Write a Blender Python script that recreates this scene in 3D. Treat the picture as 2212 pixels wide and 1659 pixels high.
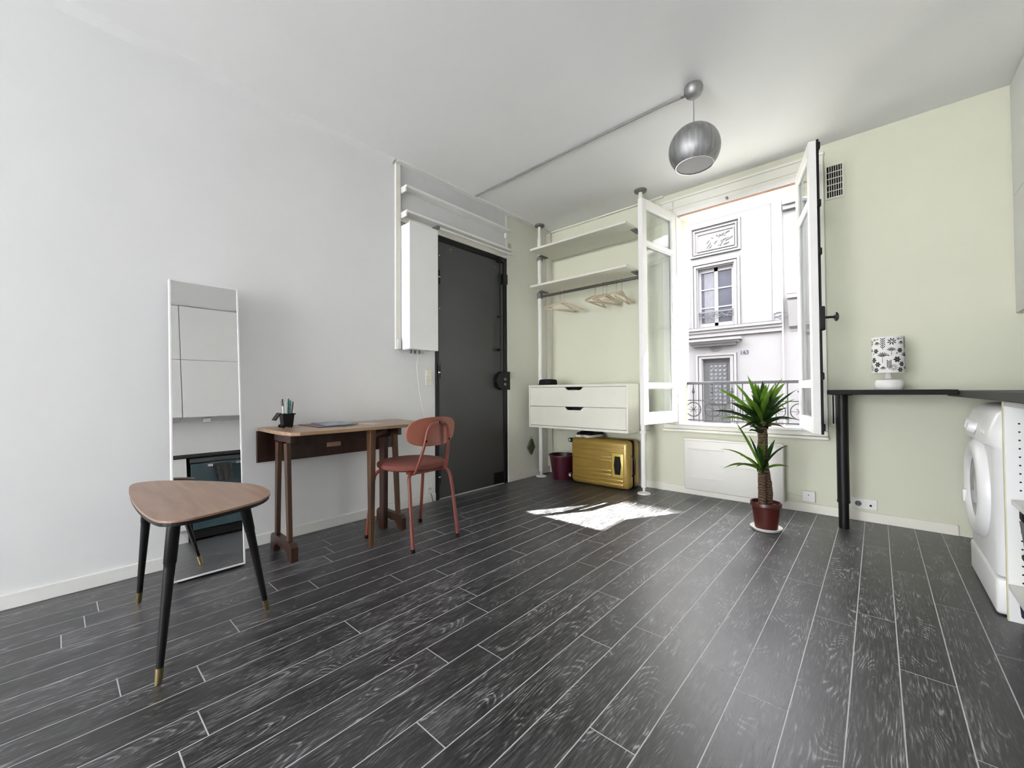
import bpy, bmesh, math, random
from mathutils import Vector, Matrix, Quaternion

for o in list(bpy.data.objects):
    bpy.data.objects.remove(o, do_unlink=True)
scene = bpy.context.scene
COL = scene.collection
random.seed(7)

# ------------------------------------------------------------------ camera
cam_d = bpy.data.cameras.new('camera')
cam = bpy.data.objects.new('camera', cam_d)
COL.objects.link(cam)
R0 = Vector((0.746047, 0.665868, -0.0061)).normalized()      # camera right in the room
FW = Vector((-0.66571, 0.74602, 0.01739)).normalized()       # camera forward
R0 = (R0 - FW * R0.dot(FW)).normalized()
UP = R0.cross(FW).normalized()
cam.matrix_world = Matrix(((R0.x, UP.x, -FW.x, 0), (R0.y, UP.y, -FW.y, 0), (R0.z, UP.z, -FW.z, 0.90), (0, 0, 0, 1)))
cam_d.sensor_fit = 'HORIZONTAL'
cam_d.sensor_width = 36.0
cam_d.lens = 14.367
cam_d.clip_start = 0.02
cam_d.clip_end = 200
scene.camera = cam

# ------------------------------------------------------------------ sky, sun, exposure
world = bpy.data.worlds.new('sky')
scene.world = world
world.use_nodes = True
bg = world.node_tree.nodes['Background']
bg.inputs['Color'].default_value = (0.975, 0.985, 1.0, 1)
bg.inputs['Strength'].default_value = 22.0
sun_d = bpy.data.lights.new('sun', 'SUN')
sun_d.energy = 130.0
sun_d.angle = math.radians(0.53)
sun_d.color = (1.0, 0.975, 0.94)
sun = bpy.data.objects.new('sun', sun_d)
COL.objects.link(sun)
SUN_EL = math.radians(52.8)
sun_dir = Vector((-0.50 * math.cos(SUN_EL), -0.866 * math.cos(SUN_EL), -math.sin(SUN_EL)))
sun.rotation_euler = sun_dir.to_track_quat('-Z', 'Y').to_euler()
sun.location = (6, 10, 12)
vs = scene.view_settings
vs.view_transform = 'Standard'
vs.look = 'None'
vs.gamma = 1.0
vs.use_curve_mapping = False
vs.exposure = 0.07
scene.display_settings.display_device = 'sRGB'

# ------------------------------------------------------------------ materials
MATS = {}


def nodes_of(name):
    m = bpy.data.materials.new(name)
    m.use_nodes = True
    nt = m.node_tree
    b = nt.nodes['Principled BSDF']
    return m, nt, b


def c4(c):
    return (c[0], c[1], c[2], 1.0)


def mat(name, col, rough=0.5, metal=0.0, var=0.06, scale=8.0, bump=0.0, bscale=60.0, spec=0.5, coat=0.0, trans=0.0, stretch=None, sss=0.0):
    """procedural principled material: base colour with soft noise variation and optional fine relief"""
    if name in MATS:
        return MATS[name]
    m, nt, b = nodes_of(name)
    tc = nt.nodes.new('ShaderNodeTexCoord')
    mp = nt.nodes.new('ShaderNodeMapping')
    nt.links.new(tc.outputs['Object'], mp.inputs['Vector'])
    if stretch:
        mp.inputs['Scale'].default_value = stretch
    ns = nt.nodes.new('ShaderNodeTexNoise')
    ns.inputs['Scale'].default_value = scale
    ns.inputs['Detail'].default_value = 4
    nt.links.new(mp.outputs['Vector'], ns.inputs['Vector'])
    rp = nt.nodes.new('ShaderNodeValToRGB')
    rp.color_ramp.elements[0].position = 0.3
    rp.color_ramp.elements[1].position = 0.7
    rp.color_ramp.elements[0].color = c4([max(0, v * (1 - var)) for v in col])
    rp.color_ramp.elements[1].color = c4([min(1, v * (1 + var)) for v in col])
    nt.links.new(ns.outputs['Fac'], rp.inputs['Fac'])
    nt.links.new(rp.outputs['Color'], b.inputs['Base Color'])
    b.inputs['Roughness'].default_value = rough
    b.inputs['Metallic'].default_value = metal
    b.inputs['Specular IOR Level'].default_value = spec
    b.inputs['Coat Weight'].default_value = coat
    b.inputs['Transmission Weight'].default_value = trans
    if bump > 0:
        n2 = nt.nodes.new('ShaderNodeTexNoise')
        n2.inputs['Scale'].default_value = bscale
        n2.inputs['Detail'].default_value = 3
        nt.links.new(mp.outputs['Vector'], n2.inputs['Vector'])
        bp = nt.nodes.new('ShaderNodeBump')
        bp.inputs['Strength'].default_value = bump
        bp.inputs['Distance'].default_value = 0.002
        nt.links.new(n2.outputs['Fac'], bp.inputs['Height'])
        nt.links.new(bp.outputs['Normal'], b.inputs['Normal'])
    MATS[name] = m
    return m


def wood_mat(name, dark, light, rough=0.45, axis=1, ring=14.0, coat=0.0):
    m, nt, b = nodes_of(name)
    tc = nt.nodes.new('ShaderNodeTexCoord')
    oi = nt.nodes.new('ShaderNodeObjectInfo')
    ad = nt.nodes.new('ShaderNodeVectorMath')
    ad.operation = 'ADD'
    mu = nt.nodes.new('ShaderNodeMath')
    mu.operation = 'MULTIPLY'
    mu.inputs[1].default_value = 37.0
    nt.links.new(oi.outputs['Random'], mu.inputs[0])
    nt.links.new(tc.outputs['Object'], ad.inputs[0])
    nt.links.new(mu.outputs[0], ad.inputs[1])
    mp = nt.nodes.new('ShaderNodeMapping')
    sc = [9.0, 9.0, 9.0]
    sc[axis] = 0.9
    mp.inputs['Scale'].default_value = sc
    nt.links.new(ad.outputs[0], mp.inputs['Vector'])
    n1 = nt.nodes.new('ShaderNodeTexNoise')
    n1.inputs['Scale'].default_value = ring / 6
    n1.inputs['Detail'].default_value = 6
    n1.inputs['Distortion'].default_value = 0.6
    nt.links.new(mp.outputs['Vector'], n1.inputs['Vector'])
    rp = nt.nodes.new('ShaderNodeValToRGB')
    rp.color_ramp.elements[0].position = 0.32
    rp.color_ramp.elements[1].position = 0.68
    rp.color_ramp.elements[0].color = c4(dark)
    rp.color_ramp.elements[1].color = c4(light)
    nt.links.new(n1.outputs['Fac'], rp.inputs['Fac'])
    nt.links.new(rp.outputs['Color'], b.inputs['Base Color'])
    b.inputs['Roughness'].default_value = rough
    b.inputs['Coat Weight'].default_value = coat
    MATS[name] = m
    return m


def plank_mat():
    """dark grey limed oak effect board: fine pale pores, cathedral figure, tone differs from board to board"""
    m, nt, b = nodes_of('limed_oak_plank')
    N, L = nt.nodes, nt.links
    tc = N.new('ShaderNodeTexCoord')
    oi = N.new('ShaderNodeObjectInfo')
    mu = N.new('ShaderNodeMath'); mu.operation = 'MULTIPLY'; mu.inputs[1].default_value = 61.0
    L.new(oi.outputs['Random'], mu.inputs[0])
    ad = N.new('ShaderNodeVectorMath'); ad.operation = 'ADD'
    L.new(tc.outputs['Object'], ad.inputs[0]); L.new(mu.outputs[0], ad.inputs[1])
    # pores, strongly stretched along the board
    mp1 = N.new('ShaderNodeMapping'); mp1.inputs['Scale'].default_value = (1.0, 0.075, 1.0)
    L.new(ad.outputs[0], mp1.inputs['Vector'])
    n1 = N.new('ShaderNodeTexNoise'); n1.inputs['Scale'].default_value = 210; n1.inputs['Detail'].default_value = 4; n1.inputs['Roughness'].default_value = 0.65; n1.inputs['Distortion'].default_value = 0.4
    L.new(mp1.outputs['Vector'], n1.inputs['Vector'])
    # cathedral figure: thin contour lines of a smooth stretched field
    mp2 = N.new('ShaderNodeMapping'); mp2.inputs['Scale'].default_value = (1.0, 0.20, 1.0)
    L.new(ad.outputs[0], mp2.inputs['Vector'])
    n2 = N.new('ShaderNodeTexNoise'); n2.inputs['Scale'].default_value = 8.0; n2.inputs['Detail'].default_value = 1.0; n2.inputs['Roughness'].default_value = 0.3
    L.new(mp2.outputs['Vector'], n2.inputs['Vector'])
    nw = N.new('ShaderNodeTexNoise'); nw.inputs['Scale'].default_value = 90; nw.inputs['Detail'].default_value = 2
    L.new(mp1.outputs['Vector'], nw.inputs['Vector'])
    wj = N.new('ShaderNodeMath'); wj.operation = 'MULTIPLY_ADD'; wj.inputs[1].default_value = 0.005
    L.new(nw.outputs['Fac'], wj.inputs[0]); L.new(n2.outputs['Fac'], wj.inputs[2])
    m2 = N.new('ShaderNodeMath'); m2.operation = 'MULTIPLY'; m2.inputs[1].default_value = 260.0
    L.new(wj.outputs[0], m2.inputs[0])
    s2 = N.new('ShaderNodeMath'); s2.operation = 'SINE'
    L.new(m2.outputs[0], s2.inputs[0])
    r2 = N.new('ShaderNodeMapRange'); r2.inputs['From Min'].default_value = 0.15; r2.inputs['From Max'].default_value = 1.0
    L.new(s2.outputs[0], r2.inputs['Value'])
    # mask so that the figure shows only in parts of the boards
    n3 = N.new('ShaderNodeTexNoise'); n3.inputs['Scale'].default_value = 22.0; n3.inputs['Detail'].default_value = 2
    mp3 = N.new('ShaderNodeMapping'); mp3.inputs['Scale'].default_value = (1.0, 0.5, 1.0); mp3.inputs['Location'].default_value = (9, 4, 0)
    L.new(ad.outputs[0], mp3.inputs['Vector']); L.new(mp3.outputs['Vector'], n3.inputs['Vector'])
    r3 = N.new('ShaderNodeMapRange'); r3.inputs['From Min'].default_value = 0.44; r3.inputs['From Max'].default_value = 0.62
    L.new(n3.outputs['Fac'], r3.inputs['Value'])
    fg = N.new('ShaderNodeMath'); fg.operation = 'MULTIPLY'
    L.new(r2.outputs['Result'], fg.inputs[0]); L.new(r3.outputs['Result'], fg.inputs[1])
    # break the figure up with the pores
    r1 = N.new('ShaderNodeMapRange'); r1.inputs['From Min'].default_value = 0.38; r1.inputs['From Max'].default_value = 0.66
    L.new(n1.outputs['Fac'], r1.inputs['Value'])
    fg2 = N.new('ShaderNodeMath'); fg2.operation = 'MULTIPLY_ADD'; fg2.inputs[1].default_value = 0.74
    L.new(r1.outputs['Result'], fg2.inputs[0])
    fgs = N.new('ShaderNodeMath'); fgs.operation = 'MULTIPLY'; fgs.inputs[1].default_value = 0.48
    L.new(fg.outputs[0], fgs.inputs[0]); L.new(fgs.outputs[0], fg2.inputs[2])
    # broad tone clouds
    n4 = N.new('ShaderNodeTexNoise'); n4.inputs['Scale'].default_value = 9; n4.inputs['Detail'].default_value = 3
    L.new(mp2.outputs['Vector'], n4.inputs['Vector'])
    r4 = N.new('ShaderNodeMapRange'); r4.inputs['From Min'].default_value = 0.3; r4.inputs['From Max'].default_value = 0.7; r4.inputs['To Min'].default_value = -0.16; r4.inputs['To Max'].default_value = 0.16
    L.new(n4.outputs['Fac'], r4.inputs['Value'])
    sm = N.new('ShaderNodeMath'); sm.operation = 'ADD'; sm.use_clamp = True
    L.new(fg2.outputs[0], sm.inputs[0]); L.new(r4.outputs['Result'], sm.inputs[1])
    rp = N.new('ShaderNodeValToRGB')
    cr = rp.color_ramp
    cr.elements[0].position = 0.0; cr.elements[0].color = (0.008, 0.008, 0.0085, 1)
    cr.elements[1].position = 1.0; cr.elements[1].color = (0.27, 0.265, 0.275, 1)
    e = cr.elements.new(0.38); e.color = (0.026, 0.026, 0.0275, 1)
    e = cr.elements.new(0.70); e.color = (0.088, 0.087, 0.091, 1)
    L.new(sm.outputs[0], rp.inputs['Fac'])
    # board to board tone
    br = N.new('ShaderNodeMapRange'); br.inputs['To Min'].default_value = 0.72; br.inputs['To Max'].default_value = 1.22
    L.new(oi.outputs['Random'], br.inputs['Value'])
    mx = N.new('ShaderNodeMix'); mx.data_type = 'RGBA'; mx.blend_type = 'MULTIPLY'; mx.inputs[0].default_value = 1.0
    L.new(rp.outputs['Color'], mx.inputs[6]); L.new(br.outputs['Result'], mx.inputs[7])
    L.new(mx.outputs[2], b.inputs['Base Color'])
    rr = N.new('ShaderNodeMapRange'); rr.inputs['To Min'].default_value = 0.36; rr.inputs['To Max'].default_value = 0.52
    L.new(sm.outputs[0], rr.inputs['Value']); L.new(rr.outputs['Result'], b.inputs['Roughness'])
    b.inputs['Specular IOR Level'].default_value = 0.5
    b.inputs['Coat Weight'].default_value = 0.24
    b.inputs['Coat Roughness'].default_value = 0.30
    bp = N.new('ShaderNodeBump'); bp.inputs['Strength'].default_value = 0.25; bp.inputs['Distance'].default_value = 0.001
    L.new(sm.outputs[0], bp.inputs['Height']); L.new(bp.outputs['Normal'], b.inputs['Normal'])
    MATS['plank'] = m
    return m


def glass_mat(name='window_glass', tint=(0.97, 0.99, 0.985), rough=0.0, refl=1.0):
    if name in MATS:
        return MATS[name]
    m = bpy.data.materials.new(name)
    m.use_nodes = True
    nt = m.node_tree
    nt.nodes.remove(nt.nodes['Principled BSDF'])
    out = nt.nodes['Material Output']
    tr = nt.nodes.new('ShaderNodeBsdfTransparent'); tr.inputs['Color'].default_value = c4(tint)
    gl = nt.nodes.new('ShaderNodeBsdfGlossy'); gl.inputs['Roughness'].default_value = rough
    fr = nt.nodes.new('ShaderNodeFresnel')
    gm = nt.nodes.new('ShaderNodeNewGeometry')
    ior = nt.nodes.new('ShaderNodeMapRange'); ior.inputs['To Min'].default_value = 1.5; ior.inputs['To Max'].default_value = 1 / 1.5
    nt.links.new(gm.outputs['Backfacing'], ior.inputs['Value']); nt.links.new(ior.outputs['Result'], fr.inputs['IOR'])
    mu = nt.nodes.new('ShaderNodeMath'); mu.operation = 'MULTIPLY'; mu.inputs[1].default_value = refl; mu.use_clamp = True
    mx = nt.nodes.new('ShaderNodeMixShader')
    nt.links.new(fr.outputs[0], mu.inputs[0]); nt.links.new(mu.outputs[0], mx.inputs[0])
    nt.links.new(tr.outputs[0], mx.inputs[1]); nt.links.new(gl.outputs[0], mx.inputs[2])
    nt.links.new(mx.outputs[0], out.inputs['Surface'])
    MATS[name] = m
    return m


def leaf_mat(name, c_base, c_tip):
    m, nt, b = nodes_of(name)
    tc = nt.nodes.new('ShaderNodeTexCoord')
    ns = nt.nodes.new('ShaderNodeTexNoise'); ns.inputs['Scale'].default_value = 14
    mp = nt.nodes.new('ShaderNodeMapping'); mp.inputs['Scale'].default_value = (1, 1, 0.3)
    nt.links.new(tc.outputs['Object'], mp.inputs['Vector']); nt.links.new(mp.outputs['Vector'], ns.inputs['Vector'])
    rp = nt.nodes.new('ShaderNodeValToRGB')
    rp.color_ramp.elements[0].position = 0.3; rp.color_ramp.elements[0].color = c4(c_base)
    rp.color_ramp.elements[1].position = 0.72; rp.color_ramp.elements[1].color = c4(c_tip)
    nt.links.new(ns.outputs['Fac'], rp.inputs['Fac'])
    b.inputs['Roughness'].default_value = 0.38
    nt.links.new(rp.outputs['Color'], b.inputs['Base Color'])
    tl = nt.nodes.new('ShaderNodeBsdfTranslucent')
    nt.links.new(rp.outputs['Color'], tl.inputs['Color'])
    mx = nt.nodes.new('ShaderNodeMixShader'); mx.inputs[0].default_value = 0.35
    out = nt.nodes['Material Output']
    nt.links.new(b.outputs[0], mx.inputs[1]); nt.links.new(tl.outputs[0], mx.inputs[2])
    nt.links.new(mx.outputs[0], out.inputs['Surface'])
    MATS[name] = m
    return m


def trunk_mat():
    m, nt, b = nodes_of('yucca_bark')
    tc = nt.nodes.new('ShaderNodeTexCoord')
    wv = nt.nodes.new('ShaderNodeTexWave'); wv.bands_direction = 'Z'; wv.inputs['Scale'].default_value = 18; wv.inputs['Distortion'].default_value = 9.0; wv.inputs['Detail'].default_value = 3
    nt.links.new(tc.outputs['Object'], wv.inputs['Vector'])
    rp = nt.nodes.new('ShaderNodeValToRGB')
    rp.color_ramp.elements[0].color = (0.035, 0.019, 0.011, 1); rp.color_ramp.elements[1].color = (0.125, 0.075, 0.042, 1)
    nt.links.new(wv.outputs['Fac'], rp.inputs['Fac']); nt.links.new(rp.outputs['Color'], b.inputs['Base Color'])
    bp = nt.nodes.new('ShaderNodeBump'); bp.inputs['Strength'].default_value = 0.7; bp.inputs['Distance'].default_value = 0.004
    nt.links.new(wv.outputs['Fac'], bp.inputs['Height']); nt.links.new(bp.outputs['Normal'], b.inputs['Normal'])
    b.inputs['Roughness'].default_value = 0.85
    return m


WHITE = mat('white_wall_paint', (0.77, 0.77, 0.77), 0.75, var=0.02, scale=2.2, bump=0.12, bscale=90, spec=0.3)
CREAM = mat('cream_wall_paint', (0.665, 0.67, 0.545), 0.7, var=0.02, scale=2.0, bump=0.12, bscale=90, spec=0.3)
CEIL = mat('ceiling_paint', (0.90, 0.90, 0.895), 0.8, var=0.015, scale=1.5, bump=0.06, bscale=60, spec=0.2)
WTRIM = mat('white_trim_gloss', (0.82, 0.82, 0.79), 0.4, var=0.02, scale=5)
CTRIM = mat('cream_trim_gloss', (0.80, 0.79, 0.71), 0.4, var=0.03, scale=5)
GREYP = mat('pale_grey_panel', (0.60, 0.60, 0.60), 0.6, var=0.02)
WINW = mat('window_white_gloss', (0.86, 0.85, 0.83), 0.32, var=0.02, scale=7)
GROUT = mat('pale_grout', (0.50, 0.495, 0.505), 0.42, var=0.06, scale=30)
PLANK = plank_mat()
DOORG = mat('charcoal_steel', (0.040, 0.041, 0.043), 0.42, var=0.08, scale=3)
BLACK = mat('black_steel', (0.005, 0.005, 0.0055), 0.42, var=0.1, spec=0.25)
MBLACK = mat('matt_black', (0.006, 0.006, 0.006), 0.7, var=0.15, spec=0.2)
LACQ = mat('white_lacquer', (0.86, 0.86, 0.86), 0.35, var=0.01)
CHESTW = mat('off_white_laminate', (0.70, 0.69, 0.60), 0.4, var=0.015)
CHROME = mat('polished_chrome', (0.75, 0.75, 0.76), 0.18, 1.0, var=0.03)
ALU = mat('brushed_aluminium', (0.36, 0.36, 0.36), 0.55, 1.0, var=0.22, scale=3, stretch=(14, 14, 0.6))
BRASS = mat('aged_brass', (0.34, 0.27, 0.14), 0.35, 1.0, var=0.1)
GREYM = mat('grey_plastic_cap', (0.12, 0.12, 0.115), 0.45, var=0.05)
PLAST = mat('white_plastic', (0.80, 0.80, 0.77), 0.35, var=0.02)
CPLAST = mat('cream_plastic', (0.74, 0.73, 0.62), 0.4, var=0.02)
MIRROR = mat('mirror_silver', (0.93, 0.93, 0.93), 0.0, 1.0, var=0.0)
GLASS = glass_mat(refl=0.7)

# ------------------------------------------------------------------ mesh helpers


class Bm:
    def __init__(self):
        self.b = bmesh.new()

    def quad(self, *pts):
        vs_ = [self.b.verts.new(p) for p in pts]
        return self.b.faces.new(vs_)

    def box(self, x0, x1, y0, y1, z0, z1, bevel=0.0, seg=2):
        v = [self.b.verts.new(p) for p in ((x0, y0, z0), (x1, y0, z0), (x1, y1, z0), (x0, y1, z0), (x0, y0, z1), (x1, y0, z1), (x1, y1, z1), (x0, y1, z1))]
        fs = [self.b.faces.new([v[i] for i in f]) for f in ((3, 2, 1, 0), (4, 5, 6, 7), (0, 1, 5, 4), (1, 2, 6, 5), (2, 3, 7, 6), (3, 0, 4, 7))]
        if bevel > 0:
            es = list({e for f in fs for e in f.edges})
            bmesh.ops.bevel(self.b, geom=es, offset=bevel, segments=seg, profile=0.5, affect='EDGES')
        return self

    def obox(self, c, ax, ay, az, sx, sy, sz, bevel=0.0, seg=2):
        """box with half-free orientation: centre c, unit axes ax ay az, full sizes"""
        c = Vector(c); ax = Vector(ax).normalized() * sx / 2; ay = Vector(ay).normalized() * sy / 2; az = Vector(az).normalized() * sz / 2
        v = [self.b.verts.new(c + ax * i + ay * j + az * k) for k in (-1, 1) for (i, j) in ((-1, -1), (1, -1), (1, 1), (-1, 1))]
        fs = [self.b.faces.new([v[i] for i in f]) for f in ((3, 2, 1, 0), (4, 5, 6, 7), (0, 1, 5, 4), (1, 2, 6, 5), (2, 3, 7, 6), (3, 0, 4, 7))]
        if bevel > 0:
            es = list({e for f in fs for e in f.edges})
            bmesh.ops.bevel(self.b, geom=es, offset=bevel, segments=seg, profile=0.5, affect='EDGES')
        return self

    def bar(self, p0, p1, w, d, up=(0, 0, 1), w1=None, d1=None, bevel=0.0):
        """rectangular bar from p0 to p1, width w (sideways) and depth d, optional taper"""
        p0 = Vector(p0); p1 = Vector(p1); z = (p1 - p0).normalized(); up = Vector(up)
        if abs(z.dot(up)) > 0.97:
            up = Vector((0, 1, 0))
        x = z.cross(up).normalized(); y = z.cross(x).normalized()
        w1 = w if w1 is None else w1; d1 = d if d1 is None else d1
        v = []
        for p, ww, dd in ((p0, w, d), (p1, w1, d1)):
            for i, j in ((-1, -1), (1, -1), (1, 1), (-1, 1)):
                v.append(self.b.verts.new(p + x * i * ww / 2 + y * j * dd / 2))
        fs = [self.b.faces.new([v[i] for i in f]) for f in ((3, 2, 1, 0), (4, 5, 6, 7), (0, 1, 5, 4), (1, 2, 6, 5), (2, 3, 7, 6), (3, 0, 4, 7))]
        if bevel > 0:
            es = list({e for f in fs for e in f.edges})
            bmesh.ops.bevel(self.b, geom=es, offset=bevel, segments=2, profile=0.5, affect='EDGES')
        return self

    def cyl(self, p0, p1, r0, r1=None, seg=20, cap=True):
        p0 = Vector(p0); p1 = Vector(p1); r1 = r0 if r1 is None else r1
        z = (p1 - p0).normalized(); a = Vector((1, 0, 0)) if abs(z.x) < 0.8 else Vector((0, 1, 0))
        x = z.cross(a).normalized(); y = z.cross(x)
        ra, rb = [], []
        for i in range(seg):
            t = 2 * math.pi * i / seg
            d = x * math.cos(t) + y * math.sin(t)
            ra.append(self.b.verts.new(p0 + d * r0)); rb.append(self.b.verts.new(p1 + d * r1))
        for i in range(seg):
            j = (i + 1) % seg
            self.b.faces.new((ra[j], ra[i], rb[i], rb[j]))
        if cap:
            self.b.faces.new(ra); self.b.faces.new(rb[::-1])
        return self

    def tube(self, pts, r, seg=10, closed=False, radii=None):
        pts = [Vector(p) for p in pts]
        n = len(pts); rings = []
        prevx = None
        for i, p in enumerate(pts):
            if closed:
                t = pts[(i + 1) % n] - pts[i - 1]
            else:
                t = pts[min(i + 1, n - 1)] - pts[max(i - 1, 0)]
            t.normalize()
            if prevx is None:
                a = Vector((0, 0, 1)) if abs(t.z) < 0.8 else Vector((1, 0, 0))
                x = t.cross(a).normalized()
            else:
                x = (prevx - t * prevx.dot(t)).normalized()
            prevx = x
            y = t.cross(x)
            rr = radii[i] if radii else r
            rings.append([self.b.verts.new(p + (x * math.cos(2 * math.pi * k / seg) + y * math.sin(2 * math.pi * k / seg)) * rr) for k in range(seg)])
        m = n if closed else n - 1
        for i in range(m):
            A, B_ = rings[i], rings[(i + 1) % n]
            for k in range(seg):
                l = (k + 1) % seg
                self.b.faces.new((A[k], A[l], B_[l], B_[k]))
        if not closed:
            self.b.faces.new(rings[0][::-1]); self.b.faces.new(rings[-1])
        return self

    def lathe(self, prof, c=(0, 0, 0), axis=(0, 0, 1), seg=32, capa=True, capb=True):
        """profile of (radius, height) turned about axis through c"""
        c = Vector(c); z = Vector(axis).normalized(); a = Vector((1, 0, 0)) if abs(z.x) < 0.8 else Vector((0, 1, 0))
        x = (a - z * a.dot(z)).normalized(); y = z.cross(x)
        rings = []
        for r, hgt in prof:
            if r < 1e-6:
                rings.append([self.b.verts.new(c + z * hgt)])
            else:
                rings.append([self.b.verts.new(c + z * hgt + (x * math.cos(2 * math.pi * k / seg) + y * math.sin(2 * math.pi * k / seg)) * r) for k in range(seg)])
        for A, B_ in zip(rings[:-1], rings[1:]):
            for k in range(seg):
                l = (k + 1) % seg
                if len(A) == 1 and len(B_) == 1:
                    continue
                if len(A) == 1:
                    self.b.faces.new((A[0], B_[l], B_[k]))
                elif len(B_) == 1:
                    self.b.faces.new((A[k], A[l], B_[0]))
                else:
                    self.b.faces.new((A[k], A[l], B_[l], B_[k]))
        if capa and len(rings[0]) > 1:
            self.b.faces.new(rings[0][::-1])
        if capb and len(rings[-1]) > 1:
            self.b.faces.new(rings[-1])
        return self

    def prism(self, poly, o, ux, uy, depth, bevel=0.0):
        """2-D polygon (counter-clockwise seen against ux x uy) placed at o, extruded by vector depth"""
        o = Vector(o); ux = Vector(ux); uy = Vector(uy); dv = Vector(depth)
        A = [self.b.verts.new(o + ux * p[0] + uy * p[1]) for p in poly]
        B_ = [self.b.verts.new(o + ux * p[0] + uy * p[1] + dv) for p in poly]
        n = len(poly); fs = []
        fs.append(self.b.faces.new(A[::-1])); fs.append(self.b.faces.new(B_))
        for i in range(n):
            j = (i + 1) % n
            fs.append(self.b.faces.new((A[i], A[j], B_[j], B_[i])))
        if bevel > 0:
            es = list({e for f in fs[:2] for e in f.edges})
            bmesh.ops.bevel(self.b, geom=es, offset=bevel, segments=2, profile=0.5, affect='EDGES')
        return self

    def ball(self, c, r, seg=16, rings=10, sx=1, sy=1, sz=1):
        c = Vector(c)
        prof = [(math.sin(math.pi * i / rings) * r, -math.cos(math.pi * i / rings) * r) for i in range(rings + 1)]
        prof[0] = (0, -r); prof[-1] = (0, r)
        n0 = len(self.b.verts)
        self.lathe(prof, (0, 0, 0), seg=seg)
        self.b.verts.ensure_lookup_table()
        for v in self.b.verts[n0:]:
            v.co = Vector((v.co.x * sx, v.co.y * sy, v.co.z * sz)) + c
        return self


def wmat(o):
    m = o.matrix_basis.copy()
    if o.parent:
        m = wmat(o.parent) @ m
    return m


def link(name, me, parent=None, loc=(0, 0, 0)):
    o = bpy.data.objects.new(name, me)
    COL.objects.link(o)
    o.parent = parent
    o.location = loc
    return o


def make(bm, name, material, parent=None, smooth=False, local=False):
    """turns a Bm (modelled in room coordinates, or in the parent's when local) into ONE object with its origin at its base"""
    b = bm.b
    bmesh.ops.recalc_face_normals(b, faces=list(b.faces))
    if parent is not None and not local:
        b.transform(wmat(parent).inverted())
    xs = [v.co.x for v in b.verts]; ys = [v.co.y for v in b.verts]; zs = [v.co.z for v in b.verts]
    org = Vector(((min(xs) + max(xs)) / 2, (min(ys) + max(ys)) / 2, min(zs)))
    b.transform(Matrix.Translation(-org))
    me = bpy.data.meshes.new(name)
    b.to_mesh(me)
    b.free()
    if isinstance(material, (list, tuple)):
        for mm in material:
            me.materials.append(mm)
    else:
        me.materials.append(material)
    if smooth:
        for p in me.polygons:
            p.use_smooth = True
        try:
            me.set_sharp_from_angle(angle=math.radians(38))
        except Exception:
            pass
    return link(name, me, parent, org)


def thing(name, label, cat, loc=(0, 0, 0), rz=0.0, group=None):
    o = bpy.data.objects.new(name, None)
    COL.objects.link(o)
    o.empty_display_size = 0.05
    o.location = loc
    o.rotation_euler = (0, 0, rz)
    return tag(o, label, cat, group)


def tag(o, label, cat, group=None, kind=None):
    o['label'] = label
    o['category'] = cat
    if group:
        o['group'] = group
    if kind:
        o['kind'] = kind
    return o


def struct(o, label=None):
    o['kind'] = 'structure'
    if label:
        o['label'] = label
    return o


def struct_empty(name, label, loc=(0, 0, 0)):
    o = bpy.data.objects.new(name, None)
    COL.objects.link(o)
    o.location = loc
    o.empty_display_size = 0.05
    return struct(o, label)


def part_label(o, label):
    o['label'] = label
    return o


# ------------------------------------------------------------------ room shell
XL, XR = -2.734, 0.95          # left and right walls
YB, YR = 3.689, -4.80          # window wall and the wall behind the camera
H = 2.665                      # ceiling height
WX0, WX1, WZ0, WZ1 = -1.312, -0.375, 0.60, 2.455   # window hole

# floor: pale grout bed with every board laid on it
g = Bm(); g.box(XL - 0.1, XR + 0.1, YR - 0.1, YB, -0.12, -0.0005)
floor = struct(make(g, 'floor', GROUT), 'dark grey limed oak plank floor with pale joints')
seams = [-2.79, -2.658, -2.535, -2.412, -2.288, -2.168, -2.043, -1.928, -1.803, -1.690, -1.577, -1.450, -1.324, -1.194, -1.073, -0.951, -0.827,
         -0.706, -0.588, -0.459, -0.334, -0.200, -0.074, 0.040, 0.166, 0.285, 0.407, 0.529, 0.652, 0.775, 0.897, 0.98]
phase = [0.40, 0.61, 0.131, 0.0885, 0.025, 0.685, 0.818, 0.473, 0.140, 0.322, 0.769, 0.279, 0.217, 0.879, 1.01, 0.666, 0.335, 0.517, 0.963, 0.468, 0.407,
         0.09, 0.229, 0.85, 0.53, 0.2, 0.7, 0.35, 0.9, 0.1, 0.6]
PL, GAP = 0.968, 0.0033
plank_cache = {}


def plank_mesh(w, l):
    key = (round(w, 3), round(l, 3))
    if key in plank_cache:
        return plank_cache[key]
    x, y, e, t = w / 2, l / 2, 0.0004, 0.006
    verts = [(-x, -y, -t), (x, -y, -t), (x, y, -t), (-x, y, -t), (-x, -y, -e), (x, -y, -e), (x, y, -e), (-x, y, -e),
             (-x + e, -y + e, 0), (x - e, -y + e, 0), (x - e, y - e, 0), (-x + e, y - e, 0)]
    faces = [(0, 1, 5, 4), (1, 2, 6, 5), (2, 3, 7, 6), (3, 0, 4, 7), (4, 5, 9, 8), (5, 6, 10, 9), (6, 7, 11, 10), (7, 4, 8, 11), (8, 9, 10, 11)]
    me = bpy.data.meshes.new('plank')
    me.from_pydata(verts, [], faces)
    me.materials.append(PLANK)
    plank_cache[key] = me
    return me


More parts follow.
